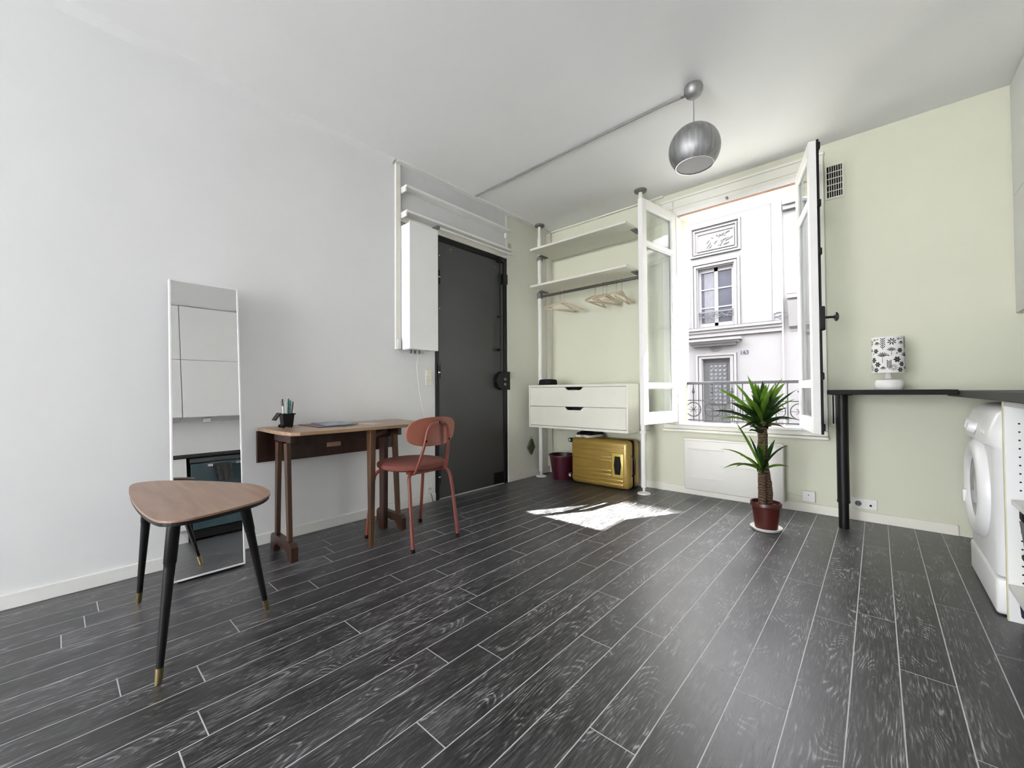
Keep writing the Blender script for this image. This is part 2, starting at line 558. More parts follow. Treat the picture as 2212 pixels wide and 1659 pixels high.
fo = floor.location
for i in range(len(seams) - 1):
    a, b_ = max(seams[i], XL + 0.004), min(seams[i + 1], XR)
    k = math.floor((YR - phase[i]) / PL)
    y0 = phase[i] + k * PL
    while y0 < YB:
        ya, yb = max(y0, YR), min(y0 + PL, YB)
        if yb - ya > 0.02 and b_ - a > 0.02:
            link('plank', plank_mesh(b_ - a - GAP, yb - ya - GAP), floor, Vector(((a + b_) / 2, (ya + yb) / 2, 0.0)) - fo)
        y0 += PL

# ceiling
g = Bm(); g.box(XL - 0.12, XR + 0.12, YR - 0.12, YB, H, H + 0.12)
struct(make(g, 'ceiling', CEIL), 'flat white painted ceiling')

# left wall with the hole for the entrance door
DY0, DY1, DZ1 = 2.104, 2.988, 2.216
g = Bm(); g.box(XL - 0.12, XL, YR - 0.12, DY0, 0, H); g.box(XL - 0.12, XL, DY0, DY1, DZ1, H)
wall_left = struct(make(g, 'wall_left', WHITE), 'long white painted wall with the entrance door')
g = Bm(); g.box(XL - 0.12, XL, DY1, YB + 0.28, 0, H)
make(g, 'door_side_wall', mat('pale_cream_paint', (0.80, 0.80, 0.70), 0.7, var=0.02, scale=2.0, bump=0.1, bscale=90, spec=0.3), wall_left)
# window wall
g = Bm()
g.box(XL, WX0, YB, YB + 0.28, 0, H + 0.12); g.box(WX1, XR + 0.12, YB, YB + 0.28, 0, H + 0.12)
g.box(WX0, WX1, YB, YB + 0.28, 0, WZ0); g.box(WX0, WX1, YB, YB + 0.28, WZ1, H + 0.12)
struct(make(g, 'wall_back', CREAM), 'cream painted wall with the open casement window')
g = Bm(); g.box(XR, XR + 0.12, YR - 0.12, YB, 0, H)
struct(make(g, 'wall_right', WHITE), 'white wall behind the kitchen units')
# unseen wall behind the camera, with a wide opening added for fill daylight
RX0, RX1, RZ0, RZ1 = -2.70, -0.10, 0.03, 2.40
g = Bm()
g.box(XL - 0.12, RX0, YR - 0.12, YR, 0, H); g.box(RX1, XR + 0.12, YR - 0.12, YR, 0, H)
g.box(RX0, RX1, YR - 0.12, YR, 0, RZ0); g.box(RX0, RX1, YR - 0.12, YR, RZ1, H)
struct(make(g, 'wall_rear', WHITE), 'white wall behind the camera with an added fill light opening')
w2 = struct_empty('fill_opening', 'wide white frame of the added fill light opening behind the camera', ((RX0 + RX1) / 2, YR, RZ0))
g = Bm()
for x in (RX0 + 0.03, RX0 + 0.65, RX0 + 1.30, RX0 + 1.95, RX1 - 0.03):
    g.box(x - 0.03, x + 0.03, YR - 0.09, YR - 0.04, RZ0, RZ1)
g.box(RX0, RX1, YR - 0.085, YR - 0.045, RZ0, RZ0 + 0.06); g.box(RX0, RX1, YR - 0.085, YR - 0.045, RZ1 - 0.06, RZ1)
make(g, 'window_frame', WINW, w2)

# added unseen street front: height and dark tone limit skylight and sun bounce outside
g = Bm(); g.box(-40, 35, YB + 0.02, YB + 0.28, H + 0.12, 9.0); g.box(-40, XL - 0.12, YB + 0.02, YB + 0.28, -0.75, H + 0.12); g.box(XR + 0.12, 35, YB + 0.02, YB + 0.28, -0.75, H + 0.12)
struct(make(g, 'wall_street_blocker', mat('dark_blocker_front', (0.08, 0.079, 0.078), 0.9, var=0.1, scale=1.5)), 'added unseen street front that limits light in the street')

# baseboards
g = Bm(); g.box(XL, XL + 0.012, YR, DY0 - 0.002, 0, 0.064, 0.003)
struct(make(g, 'baseboard_left', WTRIM), 'white skirting board along the left wall')
g = Bm(); g.box(XL, XL + 0.012, DY1 + 0.004, YB, 0, 0.075, 0.003)
struct(make(g, 'baseboard_door', CTRIM), 'short cream skirting board beside the entrance door')
g = Bm(); g.box(XL + 0.012, 0.36, YB - 0.014, YB, 0, 0.066, 0.004)
struct(make(g, 'baseboard_back', CTRIM), 'cream skirting board along the window wall')
# cornices
g = Bm(); g.prism([(0, -0.028), (0.05, 0.0), (0, 0.0)], (XL, YR, H), (1, 0, 0), (0, 0, 1), (0, 1.700 - YR, 0))
struct(make(g, 'trim_1', WHITE), 'thin sloped cornice along the left wall')
g = Bm(); g.box(XL, XL + 0.062, 1.724, YB, H - 0.010, H, 0.002)
struct(make(g, 'trim_2', WTRIM), 'flat white ceiling batten above the entrance door')
g = Bm(); g.box(XL + 0.062, WX0 - 0.11, YB - 0.030, YB, H - 0.012, H, 0.002)
struct(make(g, 'trim_3', CTRIM), 'thin cream batten along the ceiling over the shelves')
g = Bm(); g.box(XL, XL + 0.055, YB - 0.035, YB, 0.07, H - 0.012, 0.004)
struct(make(g, 'trim_4', CTRIM), 'narrow vertical casing strip in the room corner')

# ------------------------------------------------------------------ entrance door
d1 = struct_empty('door_1', 'charcoal steel entrance door with surface lock', (XL, (DY0 + DY1) / 2, 0))
g = Bm(); g.box(XL - 0.10, XL + 0.006, DY0, 2.143, 0, DZ1, 0.002); g.box(XL - 0.10, XL + 0.006, 2.944, DY1, 0, DZ1, 0.002); g.box(XL - 0.10, XL + 0.006, 2.143, 2.944, 2.172, DZ1, 0.002)
make(g, 'door_frame', BLACK, d1)
g = Bm(); g.box(XL - 0.06, XL - 0.004, 2.147, 2.940, 0.006, 2.168, 0.003)
leaf = make(g, 'door_leaf', DOORG, d1)
for y, z in ((2.155, 2.05), (2.155, 1.60), (2.155, 1.0), (2.28, 2.13), (2.83, 2.10)):
    g = Bm(); g.lathe([(0.006, 0), (0.005, 0.003), (0, 0.004)], (XL - 0.004, y, z), (1, 0, 0), 10)
    make(g, 'rivet', CHROME, leaf)
g = Bm(); g.tube([(XL + 0.028, 2.868, z) for z in (1.06, 1.3, 1.6, 1.9, 2.165)], 0.008, 10)
bar = make(g, 'lock_bar', BLACK, d1, True)
for z in (1.30, 1.62):
    g = Bm(); g.box(XL - 0.004, XL + 0.036, 2.856, 2.880, z - 0.012, z + 0.012, 0.003)
    make(g, 'rod_guide', BLACK, d1)
g = Bm(); g.box(XL - 0.004, XL + 0.048, 2.845, 2.905, 2.150, 2.200, 0.006)
make(g, 'top_catch', BLACK, d1)
poly = [(0.0, -0.012), (0.115, -0.012), (0.115, 0.165), (0.0, 0.165), (-0.045, 0.14), (-0.06, 0.10), (-0.06, 0.055), (-0.045, 0.012)]
g = Bm(); g.prism(poly, (XL - 0.004, 2.870, 0.925), (0, 1, 0), (0, 0, 1), (0.052, 0, 0), 0.004)
lk = make(g, 'lock_case', BLACK, d1)
for z in (0.965, 1.015):
    g = Bm(); g.lathe([(0.013, 0), (0.013, 0.012), (0.009, 0.018), (0, 0.018)], (XL + 0.048, 2.905, z), (1, 0, 0), 16)
    make(g, 'lock_cylinder', GREYM, lk, True)
g = Bm(); g.box(XL - 0.004, XL + 0.045, 2.900, 2.960, 1.945, 2.045, 0.004)
st = make(g, 'strike_box', BLACK, d1)
g = Bm(); g.box(XL - 0.002, XL + 0.03, 2.962, 2.982, 1.955, 2.04, 0.003)
make(g, 'keeper_plate', PLAST, st)
for z in (0.19, 1.06, 1.86):
    g = Bm(); g.cyl((XL + 0.010, 2.142, z - 0.06), (XL + 0.010, 2.142, z + 0.06), 0.011, seg=12)
    hg = make(g, 'hinge', BLACK, d1, True)
    g = Bm(); g.cyl((XL + 0.010, 2.142, z - 0.004), (XL + 0.010, 2.142, z + 0.004), 0.0125, seg=12)
    make(g, 'hinge_ring', CHROME, hg, True)
g = Bm(); g.box(XL - 0.004, XL + 0.002, 2.80, 2.935, 0.01, 0.12, 0.002)
make(g, 'kick_plate', BLACK, d1)
g = Bm(); g.box(XL, XL + 0.010, DY1, DY1 + 0.018, 0.0, 2.26, 0.002)
struct(make(g, 'trim_5', WTRIM), 'thin white edge strip along the right side of the entrance door')

# ------------------------------------------------------------------ fittings round the door
g = Bm(); g.box(XL, XL + 0.004, 1.769, 2.972, DZ1 + 0.03, H - 0.01)
struct(make(g, 'trim_6', GREYP), 'pale grey panel above the entrance door')
g = Bm(); g.box(XL, XL + 0.020, 1.724, 1.767, 1.222, H - 0.011, 0.002)
struct(make(g, 'trim_7', CTRIM), 'upright batten left of the wall casing')
g = Bm(); g.box(XL, XL + 0.014, 2.974, 2.998, 2.27, H - 0.011, 0.002)
struct(make(g, 'trim_8', WTRIM), 'short upright batten right of the panel above the door')
g = Bm(); g.box(XL, XL + 0.016, 1.769, 2.99, DZ1 + 0.0, DZ1 + 0.05, 0.002)
struct(make(g, 'trim_9', CTRIM), 'cream lintel strip above the entrance door')
for z, dp, lb in ((2.462, 0.090, 'upper narrow white shelf on the wall above the entrance door'), (2.268, 0.095, 'lower narrow white shelf directly above the entrance door')):
    t = thing('wall_shelf', lb, 'shelf', (XL, 2.37, z), group='narrow shelves above the door')
    g = Bm(); g.box(XL + 0.004, XL + dp, 1.771, 2.974, z, z + 0.018, 0.002); make(g, 'shelf_board', WTRIM, t)
    g = Bm(); g.box(XL + 0.004, XL + dp - 0.012, 1.771, 1.783, z - 0.030, z - 0.0005); make(g, 'bracket', WTRIM, t)
    g = Bm(); g.box(XL + 0.004, XL + 0.03, 2.955, 2.972, z - 0.05, z - 0.0005); make(g, 'bracket', WTRIM, t)
t = thing('curtain_rail', 'thin white curtain rail under the lower shelf above the entrance door', 'rail', (XL, 2.55, 2.225))
g = Bm(); g.box(XL + 0.075, XL + 0.088, 2.09, 3.005, 2.230, 2.246, 0.002); make(g, 'rail', WTRIM, t)
g = Bm(); g.box(XL + 0.004, XL + 0.092, 2.065, 2.090, 2.226, 2.254, 0.003); make(g, 'end_bracket', GREYM, t)
g = Bm(); g.box(XL + 0.016, XL + 0.074, 2.92, 2.94, 2.232, 2.244, 0.002); make(g, 'end_bracket', WTRIM, t)

t = thing('wall_casing', 'tall white boxed casing mounted on the wall left of the entrance door', 'wall cabinet', (XL, 1.90, 1.222))
g = Bm(); g.box(XL, -2.612, 1.771, 2.026, 1.222, 2.180, 0.002); make(g, 'casing_body', LACQ, t)
g = Bm(); g.box(-2.6115, -2.598, 1.768, 2.033, 1.222, 2.190, 0.0015); make(g, 'front_panel', LACQ, t)
for y, r in ((1.82, 0.011), (1.86, 0.009), (1.90, 0.009), (1.96, 0.008)):
    g = Bm(); g.cyl((-2.665, y, 1.195), (-2.665, y, 1.223), r, seg=12); make(g, 'pipe_end', GREYM if r > 0.0085 else CPLAST, t, True)
g = Bm(); g.box(XL + 0.02, XL + 0.035, 1.73, 1.76, 1.225, 1.30, 0.003); tag(make(g, 'junction_box', PLAST), 'small white junction box at the foot of the upright batten', 'junction box')
pts = [(-2.66, 1.885, 1.195), (-2.70, 1.90, 1.10), (-2.722, 1.94, 0.90), (-2.725, 1.985, 0.70), (-2.725, 2.015, 0.50), (-2.722, 2.03, 0.30), (-2.714, 2.035, 0.14)]
g = Bm(); g.tube(pts, 0.0022, 6); make(g, 'power_cord', CPLAST, t, True)


def wall_plate(name, label, cat, axis, c, w, h, d, group=None, material=None, inserts=()):
    """plate on the left wall (axis 0) or the window wall (axis 1); c = (along, z)"""
    material = material or PLAST
    a, z = c
    if axis == 0:
        t = thing(name, label, cat, (XL, a, z - h / 2), group=group)
        g = Bm(); g.box(XL, XL + d, a - w / 2, a + w / 2, z - h / 2, z + h / 2, min(0.004, d * 0.4)); make(g, 'plate', material, t)
    else:
        t = thing(name, label, cat, (a, YB, z - h / 2), group=group)
        g = Bm(); g.box(a - w / 2, a + w / 2, YB - d, YB, z - h / 2, z + h / 2, min(0.004, d * 0.4)); make(g, 'plate', material, t)

    def P(u, v, out):
        return (XL + d + out, a + u, z + v) if axis == 0 else (a + u, YB - d - out, z + v)
    nrm = (1, 0, 0) if axis == 0 else (0, -1, 0)
    for kind, u, v, s in inserts:
        if kind == 'rocker':
            p = P(u, v, 0.002)
            g = Bm()
            if axis == 0:
                g.box(p[0] - 0.004, p[0] + 0.003, p[1] - s * 0.42, p[1] + s * 0.42, p[2] - s * 0.42, p[2] + s * 0.42, 0.002)
            else:
                g.box(p[0] - s * 0.42, p[0] + s * 0.42, p[1] - 0.003, p[1] + 0.004, p[2] - s * 0.42, p[2] + s * 0.42, 0.002)
            make(g, 'rocker', material, t)
        elif kind == 'socket':
            g = Bm(); g.lathe([(s, 0), (s, 0.0025), (s * 0.86, 0.0025), (s * 0.86, 0.0006)], P(u, v, -0.0005), nrm, 24, True, False)
            make(g, 'socket_ring', material, t, True)
            g = Bm(); g.lathe([(s * 0.85, 0), (s * 0.85, 0.0012)], P(u, v, -0.0005), nrm, 24); sk = make(g, 'socket_well', GREYM if s > 0.0195 else CPLAST, t)
            for du in (-0.0085, 0.0085):
                g = Bm(); g.lathe([(0.0028, 0), (0.0028, 0.002)], P(u + du, v, 0.0006), nrm, 10); make(g, 'pin_hole', MBLACK, sk)
            g = Bm(); g.lathe([(0.0026, 0), (0.0026, 0.006), (0, 0.007)], P(u, v + s * 0.5, 0.0006), nrm, 10); make(g, 'earth_pin', CHROME, sk)
        elif kind == 'hole':
            g = Bm(); g.lathe([(s, 0), (s, 0.001)], P(u, v, -0.0005), nrm, 16); make(g, 'aerial_socket', MBLACK, t)
    return t


wall_plate('light_switch', 'double cream switch plate on the white wall left of the entrance door', 'light switch', 0, (2.035, 1.016), 0.060, 0.130, 0.009, None, CPLAST, (('rocker', 0, 0.031, 0.052), ('rocker', 0, -0.031, 0.052)))
wall_plate('wall_socket', 'single white socket low on the wall beside the entrance door', 'socket', 0, (2.042, 0.108), 0.062, 0.072, 0.010, None, PLAST, (('socket', 0.0, 0.0, 0.019),))
pts = [(XL + 0.016, 2.046, 0.075), (XL + 0.026, 2.050, 0.050), (XL + 0.028, 2.055, 0.020), (XL + 0.03, 2.06, 0.004)]
g = Bm(); g.tube(pts, 0.0035, 8); tag(make(g, 'plug_cable', GREYM, None, True), 'short grey cable running from the low socket to the floor', 'cable')
wall_plate('light_switch', 'small cream switch on the wall right of the entrance door lock', 'light switch', 0, (3.070, 1.060), 0.062, 0.072, 0.008, None, CPLAST, (('rocker', 0, 0, 0.044),))
wall_plate('blank_plate', 'small beige cover plate high on the wall right of the shelves above the door', 'wall plate', 0, (3.030, 2.340), 0.055, 0.085, 0.006, None, mat('beige_cover', (0.55, 0.47, 0.38), 0.6))
wall_plate('blank_plate', 'square white cover plate on the window wall right of the heater', 'wall plate', 1, (-0.383, 0.118), 0.078, 0.078, 0.024, None, PLAST, (('hole', 0.0, 0.012, 0.0035),))
wall_plate('wall_socket', 'double white socket plate low on the wall under the bar table', 'socket', 1, (-0.077, 0.117), 0.135, 0.072, 0.012, None, PLAST, (('socket', -0.030, 0.0, 0.021), ('hole', 0.034, -0.006, 0.007)))
# cable line from heater
pts = [(-0.535, YB - 0.004, 0.135), (-0.49, YB - 0.004, 0.122), (-0.45, YB - 0.004, 0.112), (-0.421, YB - 0.006, 0.110)]
g = Bm(); g.tube(pts, 0.0025, 6); tag(make(g, 'heater_cable', CPLAST, None, True), 'short cable from the heater to the square cover plate', 'cable')
# vents
t = thing('air_vent', 'cream ventilation grille high on the wall right of the window', 'vent', (-0.20, YB, 2.255))
g = Bm()
g.box(-0.252, -0.148, YB - 0.010, YB, 2.255, 2.268); g.box(-0.252, -0.148, YB - 0.010, YB, 2.492, 2.505); g.box(-0.252, -0.244, YB - 0.010, YB, 2.268, 2.492); g.box(-0.158, -0.148, YB - 0.010, YB, 2.268, 2.492)
make(g, 'vent_frame', CPLAST, t)
g = Bm(); g.box(-0.244, -0.158, YB - 0.002, YB, 2.268, 2.492); make(g, 'vent_cavity', MBLACK, t)
for i in range(6):
    x = -0.2325 + i * 0.0128
    g = Bm(); g.box(x, x + 0.0035, YB - 0.009, YB - 0.003, 2.268, 2.492); make(g, 'slat', CPLAST, t)
for i in range(4):
    z = 2.311 + i * 0.045
    g = Bm(); g.box(-0.244, -0.158, YB - 0.0095, YB - 0.0032, z, z + 0.004); make(g, 'cross_bar', CPLAST, t)
t = thing('air_vent', 'narrow dark slotted vent beside the window behind the bar table', 'vent', (-0.226, YB, 0.65))
g = Bm(); g.box(-0.246, -0.205, YB - 0.006, YB, 0.64, 0.87, 0.002); make(g, 'vent_frame', CTRIM, t)
for i in range(2):
    g = Bm(); g.box(-0.237 + i * 0.016, -0.228 + i * 0.016, YB - 0.0075, YB - 0.005, 0.655, 0.855); make(g, 'slot', MBLACK, t)

# ------------------------------------------------------------------ window
w1 = struct_empty('window_1', 'tall open white casement window', ((WX0 + WX1) / 2, YB, WZ0))
g = Bm()
g.box(-1.435, WX0 - 0.020, YB - 0.022, YB, 0.60, 2.60, 0.004); g.box(WX1 + 0.002, -0.262, YB - 0.022, YB, 0.60, 2.60, 0.004)
g.box(WX0 - 0.0195, WX1 + 0.0015, YB - 0.022, YB, 2.470, 2.60, 0.004)
make(g, 'window_casing', CTRIM, w1)
g = Bm(); g.box(-1.442, -0.255, YB - 0.034, YB, 2.585, 2.607, 0.004); g.box(-1.435, -0.262, YB - 0.029, YB, 2.515, 2.527, 0.003)
make(g, 'head_moulding', CTRIM, w1)
g = Bm(); g.box(-1.442, -0.255, YB - 0.050, YB, 0.536, 0.560, 0.008); g.box(-1.435, -0.262, YB - 0.034, YB, 0.561, 0.600, 0.006)
make(g, 'window_sill', CTRIM, w1)
g = Bm()
fx0, fx1, fz0, fz1, fy0, fy1 = WX0, WX1, WZ0, WZ1, 3.600, 3.720
g.box(fx0, fx0 + 0.032, fy0, fy1, fz0, fz1, 0.003); g.box(fx1 - 0.032, fx1, fy0, fy1, fz0, fz1, 0.003)
g.box(fx0 + 0.032, fx1 - 0.032, fy0, fy1, fz1 - 0.035, fz1, 0.003); g.box(fx0 + 0.032, fx1 - 0.032, fy0, fy1, fz0, fz0 + 0.022, 0.003)
make(g, 'window_frame', WINW, w1)
STRIP = mat('terracotta_weather_strip', (0.42, 0.22, 0.13), 0.7)
g = Bm(); g.box(fx0 + 0.034, fx1 - 0.034, fy0 + 0.008, fy0 + 0.014, fz1 - 0.040, fz1 - 0.0355); g.box(fx0 + 0.034, fx1 - 0.034, fy0 + 0.030, fy0 + 0.036, fz1 - 0.040, fz1 - 0.0355)
make(g, 'weather_strip', STRIP, w1)
g = Bm(); g.lathe([(0.010, 0), (0.010, 0.018), (0.006, 0.024), (0, 0.024)], (-0.875, fy0, fz1 - 0.012), (0, -1, 0), 14); make(g, 'bolt_keep', GREYM, w1, True)

SW, SZ0, SZ1, ST = 0.505, 0.626, 2.436, 0.040


def casement(hx, hy, tx, ty, label, handle):
    """one opened casement: hinge at (hx, hy), free edge towards (tx, ty)"""
    d = Vector((tx - hx, ty - hy, 0)).normalized()
    nrm = Vector((-d.y, d.x, 0))
    o = Vector((hx, hy, 0))

    def bx(g, a0, a1, z0, z1, t0=-ST / 2, t1=ST / 2, bv=0.003):
        c = o + d * (a0 + a1) / 2 + nrm * (t0 + t1) / 2 + Vector((0, 0, (z0 + z1) / 2))
        g.obox(c, d, nrm, (0, 0, 1), a1 - a0, t1 - t0, z1 - z0, bv)
    g = Bm()
    st = 0.058
    bx(g, 0.0, st, SZ0, SZ1); bx(g, SW - st, SW, SZ0, SZ1)
    bx(g, st, SW - st, SZ1 - 0.070, SZ1); bx(g, st, SW - st, SZ0, SZ0 + 0.085)
    bars = (2.082, 0.935)
    for zb in bars:
        bx(g, st, SW - st, zb - 0.016, zb + 0.016)
    # glazing beads
    for z0, z1 in ((SZ0 + 0.085, bars[1] - 0.016), (bars[1] + 0.016, bars[0] - 0.016), (bars[0] + 0.016, SZ1 - 0.070)):
        for s in (-1, 1):
            t0, t1 = (0.006, 0.014) if s > 0 else (-0.014, -0.006)
            bx(g, st, st + 0.010, z0, z1, t0, t1, 0); bx(g, SW - st - 0.010, SW - st, z0, z1, t0, t1, 0)
            bx(g, st + 0.010, SW - st - 0.010, z0, z0 + 0.010, t0, t1, 0); bx(g, st + 0.010, SW - st - 0.010, z1 - 0.010, z1, t0, t1, 0)
    sash = make(g, 'casement', WINW, w1)
    part_label(sash, label)
    for z0, z1 in ((SZ0 + 0.080, bars[1] - 0.012), (bars[1] + 0.012, bars[0] - 0.012), (bars[0] + 0.012, SZ1 - 0.065)):
        g = Bm(); bx(g, st - 0.004, SW - st + 0.004, z0, z1, -0.002, 0.002, 0)
        make(g, 'glass_pane', GLASS, sash)
    if handle:
        s = handle
        a = SW - 0.022
        base = o + d * a + nrm * s * (ST / 2 + 0.010)
        g = Bm(); g.cyl(base + Vector((0, 0, SZ0 - 0.004)), base + Vector((0, 0, SZ1 + 0.012)), 0.007, seg=10)
        make(g, 'espagnolette_rod', BLACK, sash, True)
        for z in (SZ0 + 0.04, 0.98, 1.75, 2.05, SZ1 - 0.03):
            g = Bm(); g.obox(base + Vector((0, 0, z)), d, nrm, (0, 0, 1), 0.03, 0.026, 0.045, 0.006); make(g, 'rod_guide', BLACK, sash)
        zc = 1.335
        g = Bm(); g.obox(base + nrm * s * 0.006 + Vector((0, 0, zc)), d, nrm, (0, 0, 1), 0.030, 0.034, 0.150, 0.008); make(g, 'lock_box', BLACK, sash)
        k0 = base + nrm * s * 0.02 + Vector((0, 0, zc + 0.005))
        g = Bm(); g.lathe([(0.007, 0), (0.007, 0.040), (0.012, 0.046), (0.026, 0.052), (0.028, 0.060), (0.018, 0.068), (0, 0.070)], k0, nrm * s, 16); make(g, 'knob', BLACK, sash, True)
    # knuckle hinges
    for z in (0.85, 1.5, 2.2):
        g = Bm(); g.cyl(o + nrm * 0.0 + Vector((0, 0, z - 0.04)) - d * 0.008, o + Vector((0, 0, z + 0.04)) - d * 0.008, 0.008, seg=10); make(g, 'hinge', WINW, sash, True)
    return sash


casement(-1.305, 3.598, -1.388, 3.10, 'left casement folded back towards the shelves', 0)
casement(-0.402, 3.598, -0.272, 3.10, 'right casement folded back, seen edge on with black bolt', 1)

# ------------------------------------------------------------------ window guard rail outside
IRON = mat('dark_grey_iron', (0.055, 0.056, 0.065), 0.5, var=0.15)
GY = 3.925
t = thing('guard_rail', 'dark iron guard rail with rings outside the open window', 'railing', (-0.855, GY, 0.60))
g = Bm(); g.box(WX0 + 0.002, WX1 - 0.002, GY - 0.028, GY + 0.028, 0.950, 0.975, 0.006); make(g, 'handrail', IRON, t)
g = Bm(); g.box(WX0 + 0.002, WX1 - 0.002, GY - 0.005, GY + 0.005, 0.800, 0.808); make(g, 'cross_bar', IRON, t)
g = Bm(); g.box(WX0 + 0.002, WX1 - 0.002, GY - 0.007, GY + 0.007, 0.620, 0.630); make(g, 'bottom_bar', IRON, t)
for i in range(6):
    cx = -1.262 + i * 0.1615
    g = Bm(); g.cyl((cx, GY, 0.63), (cx, GY, 0.951), 0.0042, seg=8); make(g, 'baluster', IRON, t, True)
    g = Bm(); g.cyl((cx + 0.0808, GY, 0.63), (cx + 0.0808, GY, 0.951), 0.0042, seg=8); make(g, 'baluster', IRON, t, True)
    g = Bm(); g.lathe([(0, -0.03), (0.005, -0.024), (0.0075, -0.012), (0.016, -0.004), (0.016, 0.002), (0.008, 0.006), (0.008, 0.022), (0.004, 0.034), (0, 0.04)], (cx, GY, 0.885), (0, 0, 1), 10); make(g, 'finial', IRON, t, True)
    g = Bm(); g.tube([(cx + 0.064 * math.cos(a), GY, 0.722 + 0.064 * math.sin(a)) for a in [2 * math.pi * k / 28 for k in range(28)]], 0.0045, 6, True); ring = make(g, 'ring', IRON, t, True)
    g = Bm()
    for k in range(4):
        a = k * math.pi / 4
        l = 0.064 if k % 2 == 0 else 0.033
        g.cyl((cx - l * math.cos(a), GY, 0.722 - l * math.sin(a)), (cx + l * math.cos(a), GY, 0.722 + l * math.sin(a)), 0.003, seg=6)
    g.ball((cx, GY, 0.722), 0.0115, 10, 6)
    make(g, 'star', IRON, ring, True)
# exterior shutter leaf standing out from the facade
t = thing('window_shutter', 'white louvred shutter leaf standing open outside the window', 'shutter', (-0.372, 4.12, 0.58))
g = Bm(); g.box(-0.388, -0.358, 3.972, 4.010, 0.58, 2.50); g.box(-0.388, -0.358, 4.245, 4.283, 0.58, 2.50); g.box(-0.388, -0.358, 4.010, 4.245, 0.58, 0.66); g.box(-0.388, -0.358, 4.010, 4.245, 2.43, 2.50); g.box(-0.386, -0.376, 4.010, 4.245, 0.66, 2.43)
make(g, 'shutter_frame', WINW, t)
for i in range(34):
    z = 0.69 + i * 0.0515
    g = Bm(); g.obox((-0.370, 4.1275, z), (1, 0, 0.6), (0, 1, 0), (-0.6, 0, 1), 0.022, 0.234, 0.006); make(g, 'slat', WINW, t)

# ------------------------------------------------------------------ street and the house opposite
FY = 14.0
SC = FY / 11.0


def fx(x):
    return x * SC


def fz(z):
    return 0.90 + (z - 0.90) * SC


STONE = mat('pale_limestone', (0.15, 0.145, 0.149), 0.85, var=0.04, scale=1.2, bump=0.1, bscale=25, spec=0.2)
STONE2 = mat('limestone_moulding', (0.155, 0.150, 0.153), 0.8, var=0.04, scale=2, spec=0.2)
PAVE = mat('street_asphalt', (0.10, 0.10, 0.10), 0.9, var=0.15, scale=3)
DGLASS = mat('far_window_glass', (0.035, 0.037, 0.050), 0.12, var=0.25, scale=2.5)
FDOOR = mat('grey_painted_door', (0.045, 0.045, 0.048), 0.6, var=0.08)
BOUNCE = mat('pale_bounce', (0.83, 0.82, 0.88), 0.85, var=0.03, scale=1.0, spec=0.2)  # pale tone given to the unseen upper storeys to bounce light through the window
STREET_Z = -0.75
g = Bm(); g.box(-40, 35, YB + 0.28, FY, STREET_Z - 0.2, STREET_Z)
struct(make(g, 'street_ground', PAVE), 'grey street between the two houses')
hb = thing('apartment_building', 'pale stone apartment house across the street', 'building', (fx(-2.2), FY, STREET_Z))
ROOF_Z = 16.7
# facade wall with openings for the window and the door
wx0, wx1, wz0, wz1 = fx(-3.39), fx(-2.57), fz(2.50), fz(3.985)
dx0, dx1, dz0, dz1 = fx(-3.30), fx(-2.67), STREET_Z, fz(1.675)
bays = [fx(-3.39) + k * 3.1 for k in (-2, -1, 0, 1, 2, 3, 4)]
ww = wx1 - wx0
g = Bm()
edges = [-40.0]
for bx_ in bays:
    edges += [bx_, bx_ + ww]
edges.append(35.0)
SPLIT = 6.60
gu = Bm()
for i in range(0, len(edges), 2):
    g.box(edges[i], edges[i + 1], FY, FY + 0.5, STREET_Z, SPLIT)
    gu.box(edges[i], edges[i + 1], FY, FY + 0.5, SPLIT, ROOF_Z)
for k, bx_ in enumerate(bays):
    z = dz1 if k == 2 else STREET_Z
    if k == 2:
        g.box(bx_, dx0, FY, FY + 0.5, STREET_Z, wz0); g.box(dx0, dx1, FY, FY + 0.5, dz1, wz0); g.box(dx1, bx_ + ww, FY, FY + 0.5, STREET_Z, wz0)
    else:
        g.box(bx_, bx_ + ww, FY, FY + 0.5, STREET_Z, wz0)
    # storeys above: solid spandrels between window holes
    zt = wz1
    for s in range(3):
        zn = wz0 + (s + 1) * 3.6
        if s == 0:
            g.box(bx_, bx_ + ww, FY, FY + 0.5, zt, SPLIT); gu.box(bx_, bx_ + ww, FY, FY + 0.5, SPLIT, zn)
        else:
            gu.box(bx_, bx_ + ww, FY, FY + 0.5, zt, zn)
        zt = wz1 + (s + 1) * 3.6
    gu.box(bx_, bx_ + ww, FY, FY + 0.5, zt, ROOF_Z)
make(g, 'stone_base', STONE, hb)
make(gu, 'bounce_storeys', BOUNCE, hb)
g = Bm(); g.box(-40, 35, FY - 0.22, FY, SPLIT - 0.06, SPLIT + 0.06); make(g, 'storey_band', BOUNCE, hb)


